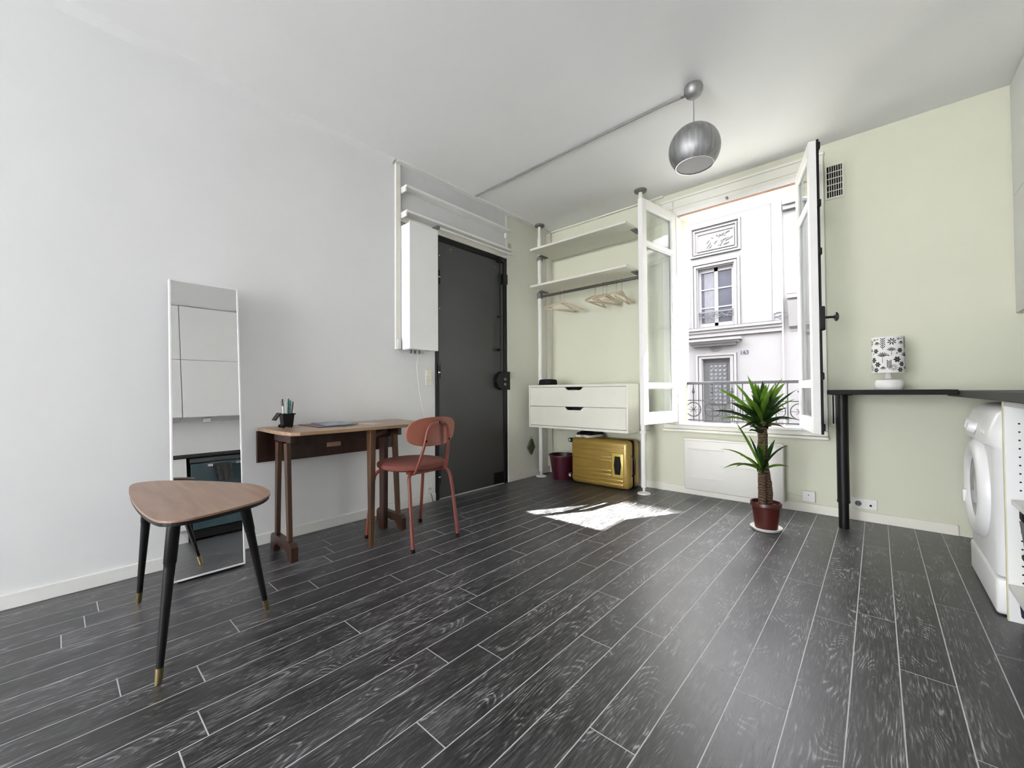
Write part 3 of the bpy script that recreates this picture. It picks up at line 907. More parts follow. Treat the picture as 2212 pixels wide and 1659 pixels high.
def french_window(bx_, s, rich):
    z0, z1 = wz0 + s * 3.6, wz1 + s * 3.6
    x0, x1 = bx_, bx_ + ww
    g = Bm()
    xm = (x0 + x1) / 2
    for a, b2 in ((x0, x0 + 0.07), (xm - 0.055, xm + 0.055), (x1 - 0.07, x1)):
        g.box(a, b2, FY + 0.12, FY + 0.20, z0, z1)
    g.box(x0 + 0.07, x1 - 0.07, FY + 0.12, FY + 0.20, z1 - 0.12, z1); g.box(x0 + 0.07, x1 - 0.07, FY + 0.12, FY + 0.20, z0, z0 + 0.12)
    if rich:
        for zz in (z0 + 0.62, z0 + 1.22):
            g.box(x0 + 0.07, x1 - 0.07, FY + 0.13, FY + 0.19, zz - 0.02, zz + 0.02)
    wf = make(g, 'far_window', mat('grey_white_joinery', (0.16, 0.155, 0.16), 0.6), hb)
    for a, b2 in ((x0 + 0.07, xm - 0.055), (xm + 0.055, x1 - 0.07)):
        g = Bm(); g.box(a, b2, FY + 0.16, FY + 0.17, z0 + 0.12, z1 - 0.12); make(g, 'pane', DGLASS, wf)
    if rich:
        CURT = mat('sheer_curtain', (0.10, 0.10, 0.115), 0.9, var=0.15, scale=14, stretch=(6, 1, 0.4))
        g = Bm()
        n = 14
        xa, xb = x0 + 0.15, xm - 0.06
        top = [(xa + (xb - xa) * i / n, FY + 0.150 + 0.006 * (-1) ** i) for i in range(n + 1)]
        for (a0, b0), (a1, b1) in zip(top[:-1], top[1:]):
            g.quad((a0, b0, z0 + 0.14), (a1, b1, z0 + 0.14), (a1, b1, z1 - 0.14), (a0, b0, z1 - 0.14))
        make(g, 'curtain', CURT, wf)
        # small balcony guard
        gi = Bm()
        zr = fz(2.87)
        gi.box(x0 + 0.01, x1 - 0.01, FY + 0.02, FY + 0.06, zr - 0.03, zr + 0.015)
        n = 9
        for i in range(n):
            cx = x0 + 0.06 + (x1 - x0 - 0.12) * i / (n - 1)
            pts = [(cx + 0.045 * math.sin(a * 1.0) * (1 if i % 2 else -1), FY + 0.04, zr - 0.03 - 0.16 * a / 6.28) for a in [6.28 * k / 10 for k in range(11)]]
            gi.tube(pts, 0.010, 5)
        gi.tube([(x0 + 0.02, FY + 0.04, zr - 0.20), (x0 + 0.3, FY + 0.04, zr - 0.12), (xm, FY + 0.04, zr - 0.24), (x1 - 0.3, FY + 0.04, zr - 0.12), (x1 - 0.02, FY + 0.04, zr - 0.20)], 0.009, 5)
        make(gi, 'balcony_guard', IRON, wf)
    # surround moulding
    if rich or s == 0:
        g = Bm()
        for off, dep, wd in ((0.04, 0.05, 0.07), (0.13, 0.08, 0.06)):
            a, b2, zt = x0 - off - wd, x1 + off + wd, z1 + off + wd
            g.box(a, a + wd, FY - dep, FY, z0 - 0.05, zt); g.box(b2 - wd, b2, FY - dep, FY, z0 - 0.05, zt); g.box(a + wd, b2 - wd, FY - dep, FY, zt - wd, zt)
        make(g, 'window_surround', STONE2, hb)


for k, bx_ in enumerate(bays):
    for s in range(4):
        french_window(bx_, s, k == 2 and s == 0)
# carved relief panel over the window
g = Bm()
for x0, x1, z0, z1, wd, dp in ((fx(-3.55), fx(-2.39), fz(4.29), fz(5.07), 0.05, 0.07), (fx(-3.47), fx(-2.47), fz(4.36), fz(4.98), 0.035, 0.05), (fx(-3.39), fx(-2.53), fz(4.43), fz(4.88), 0.025, 0.035)):
    g.box(x0, x0 + wd, FY - dp, FY, z0, z1); g.box(x1 - wd, x1, FY - dp, FY, z0, z1); g.box(x0 + wd, x1 - wd, FY - dp, FY, z0, z0 + wd); g.box(x0 + wd, x1 - wd, FY - dp, FY, z1 - wd, z1)
make(g, 'relief_frame', STONE2, hb)
g = Bm()
rc = (fx(-2.96), FY - 0.015, fz(4.65))
rnd = random.Random(3)
for k in range(16):
    a = rnd.uniform(-0.42, 0.42); z = rnd.uniform(-0.20, 0.18); l = rnd.uniform(0.08, 0.22); th = rnd.uniform(0, 3.14)
    g.tube([(rc[0] + a + l * math.cos(th) * t_ + 0.05 * math.sin(4 * t_), rc[1], rc[2] + z + l * math.sin(th) * t_ * 0.8) for t_ in (-0.5, -0.2, 0.1, 0.3, 0.5)], 0.02, 6)
g.tube([(rc[0] - 0.5, rc[1], rc[2] - 0.26), (rc[0] - 0.1, rc[1], rc[2] - 0.24), (rc[0] + 0.45, rc[1], rc[2] - 0.26)], 0.015, 6)
make(g, 'carved_relief', mat('weathered_relief', (0.10, 0.098, 0.10), 0.9, var=0.3, scale=8), hb, True)
# string course, door hood and door surround
g = Bm()
for z0, z1, dp in ((fz(2.40), fz(2.47), 0.16), (fz(2.33), fz(2.40), 0.11), (fz(2.23), fz(2.33), 0.07)):
    g.box(-12, fx(-1.57), FY - dp, FY, z0, z1)
make(g, 'string_course', STONE2, hb)
g = Bm()
for i, (z0, z1, dp, ov) in enumerate(((fz(2.11), fz(2.17), 0.30, 0.16), (fz(2.05), fz(2.11), 0.22, 0.08), (fz(1.99), fz(2.05), 0.14, 0.0))):
    g.box(fx(-3.50) - ov, fx(-2.51) + ov, FY - dp, FY, z0, z1)
make(g, 'door_hood', STONE2, hb)
g = Bm()
for off, wd, dp in ((0.02, 0.09, 0.05), (0.13, 0.06, 0.08)):
    a, b2, zt = dx0 - off - wd, dx1 + off + wd, dz1 + off * 0.8 + wd
    g.box(a, a + wd, FY - dp, FY, STREET_Z, zt); g.box(b2 - wd, b2, FY - dp, FY, STREET_Z, zt); g.box(a + wd, b2 - wd, FY - dp, FY, zt - wd, zt)
make(g, 'door_surround', STONE2, hb)
g = Bm()
cx, cz = (dx0 + dx1) / 2, fz(1.925)
g.tube([(cx + 0.16 * math.cos(a), FY - 0.02, cz + 0.055 * math.sin(a)) for a in [2 * math.pi * k / 16 for k in range(16)]], 0.018, 6, True)
g.tube([(cx - 0.1, FY - 0.02, cz - 0.03), (cx, FY - 0.02, cz + 0.03), (cx + 0.1, FY - 0.02, cz - 0.03)], 0.015, 6)
make(g, 'carved_cartouche', mat('weathered_relief', (0.30, 0.29, 0.29)), hb, True)
g = Bm(); g.box(dx0, dx1, FY + 0.10, FY + 0.16, STREET_Z, dz1)
for z0, z1 in ((0.15, 0.62), (0.68, 1.0)):
    g.box(dx0 + 0.16, dx1 - 0.16, FY + 0.085, FY + 0.10, z0 - 0.6, z1 - 0.6)
sd = make(g, 'street_door', FDOOR, hb)
gx0, gx1, gz0, gz1 = fx(-3.16), fx(-2.76), fz(0.55), fz(1.555)
g = Bm(); g.box(gx0, gx1, FY + 0.088, FY + 0.10, gz0, gz1); make(g, 'door_glass', mat('pale_door_glass', (0.14, 0.14, 0.15), 0.3), sd)
g = Bm()
nx, nz = 4, 10
for i in range(nx):
    for j in range(nz):
        cx = gx0 + (gx1 - gx0) * (i + 0.5) / nx; cz = gz0 + (gz1 - gz0) * (j + 0.5) / nz
        r = (gx1 - gx0) / nx * 0.42
        g.tube([(cx + r * math.cos(a), FY + 0.075, cz + r * math.sin(a)) for a in [2 * math.pi * k / 10 for k in range(10)]], 0.012, 5, True)
for i in range(nx + 1):
    x = gx0 + (gx1 - gx0) * i / nx
    g.box(x - 0.007, x + 0.007, FY + 0.070, FY + 0.084, gz0, gz1)
for j in range(0, nz + 1, 2):
    z = gz0 + (gz1 - gz0) * j / nz
    g.box(gx0, gx1, FY + 0.070, FY + 0.084, z - 0.008, z + 0.008)
make(g, 'door_grille', IRON, sd)
# dark strips standing in for crease shade along the mouldings
CREASE = mat('painted_crease_shade', (0.06, 0.058, 0.062), 0.9, var=0.3, scale=6)
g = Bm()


def crease_h(x0, x1, z, dp, w=0.016):
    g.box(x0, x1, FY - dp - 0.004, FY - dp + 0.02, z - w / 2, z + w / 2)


def crease_v(x, z0, z1, dp, w=0.014):
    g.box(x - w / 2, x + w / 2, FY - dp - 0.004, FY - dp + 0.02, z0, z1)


crease_h(-12, fx(-1.57), fz(2.47) - 0.004, 0.160); crease_h(-12, fx(-1.57), fz(2.40), 0.112, 0.012); crease_h(-12, fx(-1.57), fz(2.33), 0.072, 0.012); crease_h(-12, fx(-1.57), fz(2.23) - 0.006, 0.0, 0.014)
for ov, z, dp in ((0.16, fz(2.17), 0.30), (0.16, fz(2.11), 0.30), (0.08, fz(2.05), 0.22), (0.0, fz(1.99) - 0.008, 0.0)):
    crease_h(fx(-3.50) - ov, fx(-2.51) + ov, z, dp, 0.014)
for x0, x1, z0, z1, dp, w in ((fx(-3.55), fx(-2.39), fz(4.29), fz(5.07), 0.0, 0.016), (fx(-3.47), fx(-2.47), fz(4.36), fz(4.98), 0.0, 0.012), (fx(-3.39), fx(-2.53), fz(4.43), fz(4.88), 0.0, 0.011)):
    crease_h(x0, x1, z1 + 0.008, dp, w); crease_h(x0, x1, z0 - 0.008, dp, w * 1.4); crease_v(x0 - 0.008, z0, z1, dp, w); crease_v(x1 + 0.008, z0, z1, dp, w)
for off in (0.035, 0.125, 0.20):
    crease_v(wx0 - off, wz0 - 0.05, wz1 + off, 0.0, 0.012); crease_v(wx1 + off, wz0 - 0.05, wz1 + off, 0.0, 0.012); crease_h(wx0 - off, wx1 + off, wz1 + off, 0.0, 0.014)
    crease_v(dx0 - off, STREET_Z, dz1 + off * 0.8, 0.0, 0.012); crease_v(dx1 + off, STREET_Z, dz1 + off * 0.8, 0.0, 0.012); crease_h(dx0 - off, dx1 + off, dz1 + off * 0.8, 0.0, 0.012)
crease_v(fx(-1.75) - 0.01, fz(2.48), 12, 0.0, 0.016)
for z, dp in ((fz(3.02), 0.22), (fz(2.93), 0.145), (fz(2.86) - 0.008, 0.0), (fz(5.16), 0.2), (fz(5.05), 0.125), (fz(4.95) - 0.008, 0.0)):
    crease_h(fx(-1.46), 6, z, dp, 0.016)
crease_h(fx(-1.43), fx(-1.24), fz(2.2), 0.0, 0.012)
make(g, 'crease_shade_lines', CREASE, hb)
# neighbouring house edge: pilaster strip, drain line and cornice
g = Bm(); g.box(fx(-1.75), fx(-1.58), FY - 0.05, FY, fz(2.48), ROOF_Z - 0.2); make(g, 'pilaster', STONE2, hb)
g = Bm(); g.tube([(fx(-1.56), FY - 0.07, z) for z in (STREET_Z, 3.0, 6.0, 10.0, 15.0, ROOF_Z - 0.1)], 0.022, 8); make(g, 'drain_pipe', mat('grey_zinc', (0.30, 0.30, 0.32), 0.5, 0.3), hb, True)
g = Bm()
for z0, z1, dp in ((fz(2.93), fz(3.02), 0.22), (fz(2.86), fz(2.93), 0.14)):
    g.box(fx(-1.46), 12, FY - dp, FY, z0, z1)
g.prism([(0, 0), (0.30, 0), (0.10, -0.7), (0, -0.75)], (fx(-1.44), FY, fz(2.86)), (0, -1, 0), (0, 0, 1), (0.25, 0, 0))
make(g, 'neighbour_cornice', STONE2, hb)
g = Bm()
for z0, z1, dp in ((fz(5.05), fz(5.16), 0.2), (fz(4.95), fz(5.05), 0.12)):
    g.box(fx(-1.52), 12, FY - dp, FY, z0, z1)
make(g, 'upper_cornice', STONE2, hb)
# house number and spray tag
NUMB = mat('dark_blue_enamel', (0.02, 0.025, 0.06), 0.4)
cu = bpy.data.curves.new('number_text', 'FONT')
cu.body = '163'
cu.size = 0.17
cu.extrude = 0.006
to = bpy.data.objects.new('number_text', cu)
COL.objects.link(to)
bpy.context.view_layer.update()
nme = bpy.data.meshes.new_from_object(to.evaluated_get(bpy.context.evaluated_depsgraph_get()))
bpy.data.objects.remove(to, do_unlink=True)
nme.materials.clear(); nme.materials.append(NUMB)
no = link('house_number', nme, hb, Vector((fx(-2.45), FY - 0.012, fz(1.752))) - hb.location)
no.rotation_euler = (math.pi / 2, 0, 0)
TAGP = mat('grey_spray_paint', (0.09, 0.09, 0.12), 0.7)


def fp(px, pz):
    return (fx(px), FY - 0.065, fz(pz))


g = Bm()
g.tube([fp(-1.73, 2.50), fp(-1.72, 2.56), fp(-1.73, 2.63), fp(-1.66, 2.66), fp(-1.58, 2.655), fp(-1.545, 2.62), fp(-1.60, 2.58), fp(-1.72, 2.555)], 0.012, 5)
g.tube([fp(-1.66, 2.565), fp(-1.60, 2.51), fp(-1.56, 2.56), fp(-1.48, 2.575), fp(-1.40, 2.55), fp(-1.33, 2.50)], 0.012, 5)
g.ball(fp(-1.50, 2.635), 0.014, 8, 6)
make(g, 'spray_tag', TAGP, hb, True)
g = Bm()
g.tube([fp(-1.12, 1.66), fp(-1.05, 1.74), fp(-1.10, 1.80), fp(-1.16, 1.74), fp(-1.13, 1.62), fp(-1.20, 1.55)], 0.010, 5)
make(g, 'spray_tag', mat('faded_lilac_paint', (0.40, 0.38, 0.52), 0.8), hb, True)

# ------------------------------------------------------------------ ceiling lamp and its conduit
PX, PY = -0.765, 2.452
t = thing('pendant_lamp', 'brushed metal globe pendant lamp hanging from the ceiling', 'ceiling lamp', (PX, PY, 2.16))
g = Bm(); g.lathe([(0.030, 0), (0.048, -0.004), (0.053, -0.018), (0.050, -0.040), (0.040, -0.060), (0.022, -0.074), (0.007, -0.080)], (PX, PY, H), (0, 0, 1), 28, True, True); cp = make(g, 'ceiling_cup', ALU, t, True)
g = Bm(); g.lathe([(0.008, 0), (0.008, 0.022), (0.005, 0.028)], (PX - 0.048, PY + 0.006, H - 0.035), (-0.9, 0.1, 0.1), 12); make(g, 'side_inlet', GREYM, cp, True)
g = Bm(); g.cyl((PX, PY, 2.428), (PX, PY, H - 0.078), 0.0032, seg=8); make(g, 'lamp_cord', mat('grey_flex', (0.25, 0.25, 0.25), 0.5), t, True)
g = Bm()
prof = []
R = 0.139
for i in range(0, 27):
    a = math.radians(4 + (134 - 4) * i / 26)
    prof.append((R * math.sin(a), R * math.cos(a)))
inner = [((R - 0.003) * math.sin(math.radians(134 - (130) * i / 20)), (R - 0.003) * math.cos(math.radians(134 - 130 * i / 20))) for i in range(21)]
g.lathe(prof, (PX, PY, 2.292), (0, 0, 1), 48, False, False)
sh = make(g, 'lamp_shade', ALU, t, True)
g = Bm(); g.lathe(inner, (PX, PY, 2.292), (0, 0, 1), 48, False, True); make(g, 'shade_lining', mat('satin_grey_lining', (0.48, 0.48, 0.48), 0.55, var=0.02), sh, True)
zc = 2.292 + R * math.cos(math.radians(134)); rc_ = R * math.sin(math.radians(134))
g = Bm(); g.tube([(PX + rc_ * math.cos(2 * math.pi * k / 48), PY + rc_ * math.sin(2 * math.pi * k / 48), zc) for k in range(48)], 0.0014, 6, True); make(g, 'shade_rim', CHROME, sh, True)
g = Bm(); g.lathe([(rc_ - 0.0015, 0), (rc_ - 0.0015, 0.002)], (PX, PY, zc + 0.004), (0, 0, 1), 48); make(g, 'diffuser_disc', mat('grey_opal_disc', (0.36, 0.36, 0.36), 0.6, var=0.02), t)
g = Bm(); g.ball((PX, PY, 2.30), 0.03, 16, 10); make(g, 'light_bulb', mat('opal_bulb', (0.6, 0.6, 0.58), 0.3), t, True)
g = Bm(); g.tube([(-0.835, 2.486, H - 0.014), (-0.95, 2.4875, H - 0.008), (-1.6, 2.4955, H - 0.008), (-2.66, 2.509, H - 0.008)], 0.0075, 8)
tag(make(g, 'cable_conduit', mat('light_grey_conduit', (0.22, 0.22, 0.22), 0.6), None, True), 'thin grey cable conduit running across the ceiling to the pendant lamp', 'conduit')

# ------------------------------------------------------------------ shelving system
SPX = (-2.655, -1.528)
SPY = 3.43
t = thing('shelving_unit', 'floor to ceiling white pole shelving unit in the corner', 'shelf unit', ((SPX[0] + SPX[1]) / 2, SPY, 0))
for k, x in enumerate(SPX):
    g = Bm(); g.cyl((x, SPY, 0.055), (x, SPY, 2.52), 0.0225, seg=20); po = make(g, 'post', WTRIM, t, True)
    g = Bm(); g.cyl((x, SPY, 2.52), (x, SPY, 2.645), 0.017, seg=16); make(g, 'post_extension', CTRIM, po, True)
    g = Bm(); g.lathe([(0.018, -0.022), (0.050, -0.016), (0.054, -0.006), (0.054, 0.0)], (x, SPY, H), (0, 0, 1), 28); cd = make(g, 'ceiling_disc', GREYM, po, True)
    g = Bm(); g.lathe([(0.056, 0), (0.054, 0.008), (0.022, 0.018), (0.011, 0.020), (0.011, 0.056)], (x, SPY, 0.0), (0, 0, 1), 28); make(g, 'post_foot', PLAST, po, True)
for z in (2.318, 1.946):
    g = Bm(); g.box(-2.606, -1.560, 3.205, 3.600, z, z + 0.022, 0.003); sb = make(g, 'shelf_board', CHESTW, t)
    for x, s in ((SPX[0], 1), (SPX[1], -1)):
        g = Bm(); g.box(min(x + s * 0.02, x + s * 0.07), max(x + s * 0.02, x + s * 0.07), SPY - 0.06, SPY + 0.06, z - 0.010, z - 0.0005, 0.003)
        g.cyl((x, SPY, z - 0.034), (x, SPY, z - 0.004), 0.032, seg=18)
        make(g, 'bracket', GREYM, sb)
g = Bm(); g.cyl((SPX[0] + 0.02, SPY, 1.898), (SPX[1] - 0.02, SPY, 1.898), 0.0135, seg=16); rl = make(g, 'clothes_rail', mat('dark_satin_steel', (0.16, 0.16, 0.15), 0.35, 0.9), t, True)
for x in SPX:
    g = Bm(); g.cyl((x, SPY, 1.878), (x, SPY, 1.918), 0.031, seg=18); make(g, 'rail_clamp', GREYM, rl, True)
# hangers
HWOOD = wood_mat('pale_beech', (0.52, 0.42, 0.29), (0.68, 0.57, 0.42), 0.5, axis=0)


def hanger(x, rz, label, scale=1.0):
    t = thing('coat_hanger', label, 'hanger', (x, SPY, 1.70), rz, group='wooden hangers on the clothes rail')
    # built in its own frame: hangs in the local x-z plane, rail along y above
    zr = 1.898 + 0.0175 - 1.70
    g = Bm()
    pts = []
    for i in range(-10, 11):
        u = i / 10
        pts.append((0.215 * scale * u, 0, 0.098 - 0.075 * abs(u) ** 1.35))
    for w_, h_ in ((0.016, 0.034),):
        n = len(pts); rings = []
        for i, p in enumerate(pts):
            wv = w_ * (0.75 + 0.25 * (1 - abs(i - 10) / 10)); hv = h_ * (0.6 + 0.5 * (1 - abs(i - 10) / 10))
            rings.append([g.b.verts.new((p[0], sy * wv / 2, p[2] + sz * hv / 2)) for sy, sz in ((-1, -0.5), (1, -0.5), (1, 0.3), (0.5, 0.5), (-0.5, 0.5), (-1, 0.3))])
        for A, B_ in zip(rings[:-1], rings[1:]):
            for k in range(6):
                l = (k + 1) % 6
                g.b.faces.new((A[k], A[l], B_[l], B_[k]))
        g.b.faces.new(rings[0][::-1]); g.b.faces.new(rings[-1])
    make(g, 'shoulder_bar', HWOOD, t, True, local=True)
    g = Bm(); g.cyl((-0.195 * scale, 0, 0.022), (0.195 * scale, 0, 0.022), 0.0065, seg=8); make(g, 'trouser_bar', HWOOD, t, True, local=True)
    hook = [(0, 0, 0.105), (0, 0, zr - 0.028)]
    for i in range(0, 13):
        a = math.radians(-150 + i * 300 / 12)
    hook = [(0, 0, 0.105), (0, 0, zr - 0.045)] + [(0.0175 * math.sin(math.radians(a)) , 0, zr - 0.0155 + 0.0175 * math.cos(math.radians(a))) for a in range(165, -121, -24)]
    g = Bm(); g.tube(hook, 0.0022, 6); make(g, 'hook', CHROME, t, True, local=True)
    return t


HANG = [(-2.395, 0.55, 'leftmost wooden hanger near the corner post'), (-2.345, 0.20, 'wooden hanger second from the corner post'),
        (-1.985, 0.95, 'first wooden hanger of the cluster at the rail middle'), (-1.905, 0.55, 'second wooden hanger of the cluster at the rail middle'),
        (-1.868, 0.75, 'third wooden hanger of the cluster near the window'), (-1.770, 0.45, 'fourth wooden hanger of the cluster near the window'),
        (-1.715, 1.05, 'wooden hanger hanging nearest the window casement')]
for x, rz, lb in HANG:
    hanger(x, rz + math.pi / 2 - 0.9, lb, 0.98)

# ------------------------------------------------------------------ chest of drawers hung between the posts
CX0, CX1, CY0, CY1, CZ0, CZ1 = -2.628, -1.556, 3.200, 3.640, 0.538, 0.958
t = thing('drawer_chest', 'off white two drawer chest hung between the shelving posts', 'drawers', ((CX0 + CX1) / 2, 3.42, CZ0))
g = Bm()
g.box(CX0, CX0 + 0.018, CY0, CY1, CZ0, CZ1, 0.0015); g.box(CX1 - 0.018, CX1, CY0, CY1, CZ0, CZ1, 0.0015)
g.box(CX0 + 0.018, CX1 - 0.018, CY0 + 0.002, CY1, CZ1 - 0.022, CZ1, 0.0015); g.box(CX0 + 0.018, CX1 - 0.018, CY0 + 0.002, CY1, CZ0, CZ0 + 0.022, 0.0015)
g.box(CX0 + 0.018, CX1 - 0.018, CY1 - 0.012, CY1, CZ0 + 0.022, CZ1 - 0.022)
make(g, 'chest_body', CHESTW, t)
xm = (CX0 + CX1) / 2
for z0, z1 in ((0.752, 0.933), (0.564, 0.748)):
    w = (CX1 - CX0) / 2 - 0.0195
    poly = [(-w, 0), (w, 0), (w, z1 - z0), (0.100, z1 - z0), (0.072, z1 - z0 - 0.028), (-0.072, z1 - z0 - 0.028), (-0.100, z1 - z0), (-w, z1 - z0)]
    g = Bm(); g.prism(poly, (xm, CY0 + 0.001, z0), (1, 0, 0), (0, 0, 1), (0, 0.017, 0)); dr = make(g, 'drawer', CHESTW, t)
    g = Bm(); g.box(CX0 + 0.03, CX1 - 0.03, CY0 + 0.040, CY1 - 0.03, z0 + 0.01, z1 - 0.045); make(g, 'drawer_box', GREYM, dr)
for x, s in ((SPX[0], 1), (SPX[1], -1)):
    g = Bm(); g.cyl((x, SPY, CZ0 - 0.012), (x, SPY, CZ0 + 0.008), 0.033, seg=18); make(g, 'post_clamp', GREYM if s > 0 else CTRIM, t, True)

# black cap lying on the chest
t = thing('flat_cap', 'black flat topped cap lying on the white chest of drawers', 'hat', (-2.50, 3.34, CZ1))
g = Bm(); g.lathe([(0, 0.004), (0.088, 0.004), (0.094, 0.010), (0.090, 0.045), (0.082, 0.056), (0.05, 0.060), (0, 0.060)], (-2.49, 3.34, CZ1), (0, 0, 1), 28); make(g, 'crown', MBLACK, t, True)
g = Bm()
poly = [(0.088 * math.cos(a) * (1.42 if 2.2 < a < 4.1 else 1.0), 0.088 * math.sin(a)) for a in [2 * math.pi * k / 36 for k in range(36)]]
g.prism(poly, (-2.49, 3.34, CZ1 + 0.0005), (1, 0, 0), (0, 1, 0), (0, 0, 0.005)); make(g, 'brim', MBLACK, t)

# ------------------------------------------------------------------ things under the chest
GOLD = mat('golden_polycarbonate', (0.33, 0.215, 0.045), 0.30, 0.25, var=0.1, scale=6, coat=0.3)
GOLD2 = mat('golden_trim', (0.56, 0.42, 0.10), 0.3, 0.2, var=0.06)
SX0, SX1, SY0, SY1, SZa, SZb = -2.262, -1.650, 3.395, 3.630, 0.006, 0.448
t = thing('suitcase', 'golden yellow ribbed hard shell suitcase standing on its side', 'suitcase', ((SX0 + SX1) / 2, 3.51, 0))
sm = (SY0 + SY1) / 2
g = Bm(); g.box(SX0, SX1, SY0, sm - 0.006, SZa, SZb, 0.045, 5); sh = make(g, 'shell', GOLD, t, True)
g = Bm(); g.box(SX0, SX1, sm + 0.006, SY1, SZa, SZb, 0.045, 5); make(g, 'shell', GOLD, t, True)
g = Bm(); g.box(SX0 + 0.004, SX1 - 0.004, sm - 0.012, sm + 0.012, SZa + 0.004, SZb - 0.004, 0.010, 2); make(g, 'zip_band', MBLACK, t)
for z, hh in ((0.050, 0.022), (0.086, 0.022), (0.126, 0.026), (0.166, 0.022), (0.255, 0.016), (0.290, 0.016), (0.345, 0.014), (0.385, 0.014)):
    x1 = SX1 - 0.05 if (z < 0.1 or z > 0.34) else SX1 - 0.165
    g = Bm(); g.box(SX0 + 0.03, x1, SY0 - 0.009, SY0 + 0.012, z - hh / 2, z + hh / 2, 0.005, 2); make(g, 'rib', GOLD, sh, True)
hx = SX1 - 0.105
g = Bm(); g.box(hx - 0.055, hx + 0.055, SY0 - 0.007, SY0 + 0.01, 0.115, 0.330, 0.006, 2); hp = make(g, 'handle_plate', GOLD2, sh, True)
g = Bm(); g.prism([(-0.026, -0.082), (0.026, -0.082), (0.036, 0), (0.026, 0.082), (-0.026, 0.082), (-0.036, 0)], (hx, SY0 - 0.0085, 0.222), (1, 0, 0), (0, 0, 1), (0, 0.006, 0)); hr = make(g, 'handle_recess', MBLACK, hp)
g = Bm(); g.tube([(hx + 0.008, SY0 - 0.009, 0.15), (hx + 0.011, SY0 - 0.014, 0.19), (hx + 0.011, SY0 - 0.014, 0.25), (hx + 0.008, SY0 - 0.009, 0.295)], 0.006, 8); make(g, 'pull_grip', BLACK, hp, True)
g = Bm(); g.tube([(SX1 - 0.004, sm - 0.05, 0.13), (SX1 + 0.022, sm - 0.05, 0.15), (SX1 + 0.024, sm - 0.05, 0.22), (SX1 + 0.022, sm - 0.05, 0.29), (SX1 - 0.004, sm - 0.05, 0.31)], 0.009, 8); make(g, 'side_handle', BLACK, t, True)
for z in (0.41, 0.06):
    for y in (SY0 + 0.05, SY1 - 0.05):
        g = Bm(); g.box(SX0 - 0.028, SX0 + 0.012, y - 0.014, y + 0.014, z - 0.022, z + 0.022, 0.006); wh = make(g, 'wheel_fork', BLACK, t)
        g = Bm(); g.lathe([(0, -0.011), (0.020, -0.011), (0.023, -0.006), (0.023, 0.006), (0.020, 0.011), (0, 0.011)], (SX0 - 0.034, y, z), (0, 1, 0), 18); make(g, 'wheel', GREYM, wh, True)
        g = Bm(); g.lathe([(0.010, 0), (0.008, 0.003), (0, 0.003)], (SX0 - 0.034, y - 0.011, z), (0, -1, 0), 14); make(g, 'wheel_hub', PLAST, wh, True)

BURG = mat('burgundy_plastic', (0.045, 0.002, 0.010), 0.38, var=0.1)
t = thing('bucket', 'burgundy plastic bucket on the floor left of the suitcase', 'bucket', (-2.435, 3.49, 0))
g = Bm(); g.lathe([(0, 0.003), (0.095, 0.003), (0.098, 0.0), (0.132, 0.232), (0.141, 0.236), (0.141, 0.248), (0.130, 0.248), (0.093, 0.012), (0, 0.012)], (-2.425, 3.49, 0), (0, 0, 1), 36); make(g, 'bucket_body', BURG, t, True)
g = Bm(); g.tube([(-2.425 + 0.138 * math.cos(a), 3.49 - 0.06 * math.sin(a), 0.242 - 0.07 * math.sin(a)) for a in [math.pi * k / 14 for k in range(15)]], 0.0035, 6); make(g, 'carry_handle', BURG, t, True)

# pair of sneakers on top of the suitcase
SOLE = mat('off_white_rubber', (0.66, 0.62, 0.58), 0.6, var=0.05)
for k, (x, y, lb) in enumerate(((-2.165, 3.50, 'left black sneaker with white sole on top of the suitcase'), (-2.065, 3.505, 'right black sneaker with white sole on top of the suitcase'))):
    t = thing('sneaker', lb, 'shoe', (x, y, SZb), -0.12 - 0.1 * k, group='pair of sneakers on the suitcase')
    outl = [(0.0, -0.105), (0.030, -0.098), (0.041, -0.06), (0.036, -0.01), (0.032, 0.05), (0.030, 0.10), (0.018, 0.12), (-0.018, 0.12), (-0.030, 0.10), (-0.030, 0.05), (-0.036, -0.01), (-0.041, -0.06), (-0.030, -0.098)]
    g = Bm(); g.prism(outl, (0, 0, 0), (1, 0, 0), (0, 1, 0), (0, 0, 0.024), 0.004); make(g, 'sole', SOLE, t, True, local=True)
    g = Bm()
    rings = []
    for zz, sx_, y0, y1 in ((0.024, 0.95, -0.098, 0.115), (0.040, 0.92, -0.09, 0.115), (0.055, 0.80, -0.02, 0.113), (0.068, 0.72, 0.03, 0.112)):
        rings.append([g.b.verts.new((p[0] * sx_, y0 + (p[1] + 0.105) / 0.225 * (y1 - y0), zz)) for p in outl])
    for A, B_ in zip(rings[:-1], rings[1:]):
        for q in range(len(outl)):
            l = (q + 1) % len(outl)
            g.b.faces.new((A[q], A[l], B_[l], B_[q]))
    g.b.faces.new(rings[0][::-1]); g.b.faces.new(rings[-1])
    make(g, 'upper', MBLACK, t, True, local=True)
# olive cloth hanging on the wall beside the post
OLIVE = mat('olive_cloth', (0.075, 0.085, 0.045), 0.9, var=0.35, scale=40)
t = thing('hanging_cloth', 'olive patterned cloth hanging on the wall under the chest', 'cloth', (XL, 3.34, 0.22))
g = Bm(); g.prism([(0.0, -0.08), (0.055, 0.0), (0.015, 0.085), (-0.012, 0.085), (-0.06, 0.0)], (XL + 0.006, 3.345, 0.31), (0, 1, 0), (0, 0, 1), (0.022, 0, 0), 0.006); make(g, 'folded_cloth', OLIVE, t)
g = Bm(); g.tube([(XL + 0.001, 3.345, 0.415), (XL + 0.014, 3.345, 0.42), (XL + 0.016, 3.345, 0.393)], 0.003, 6); make(g, 'wall_hook', GREYM, t, True)

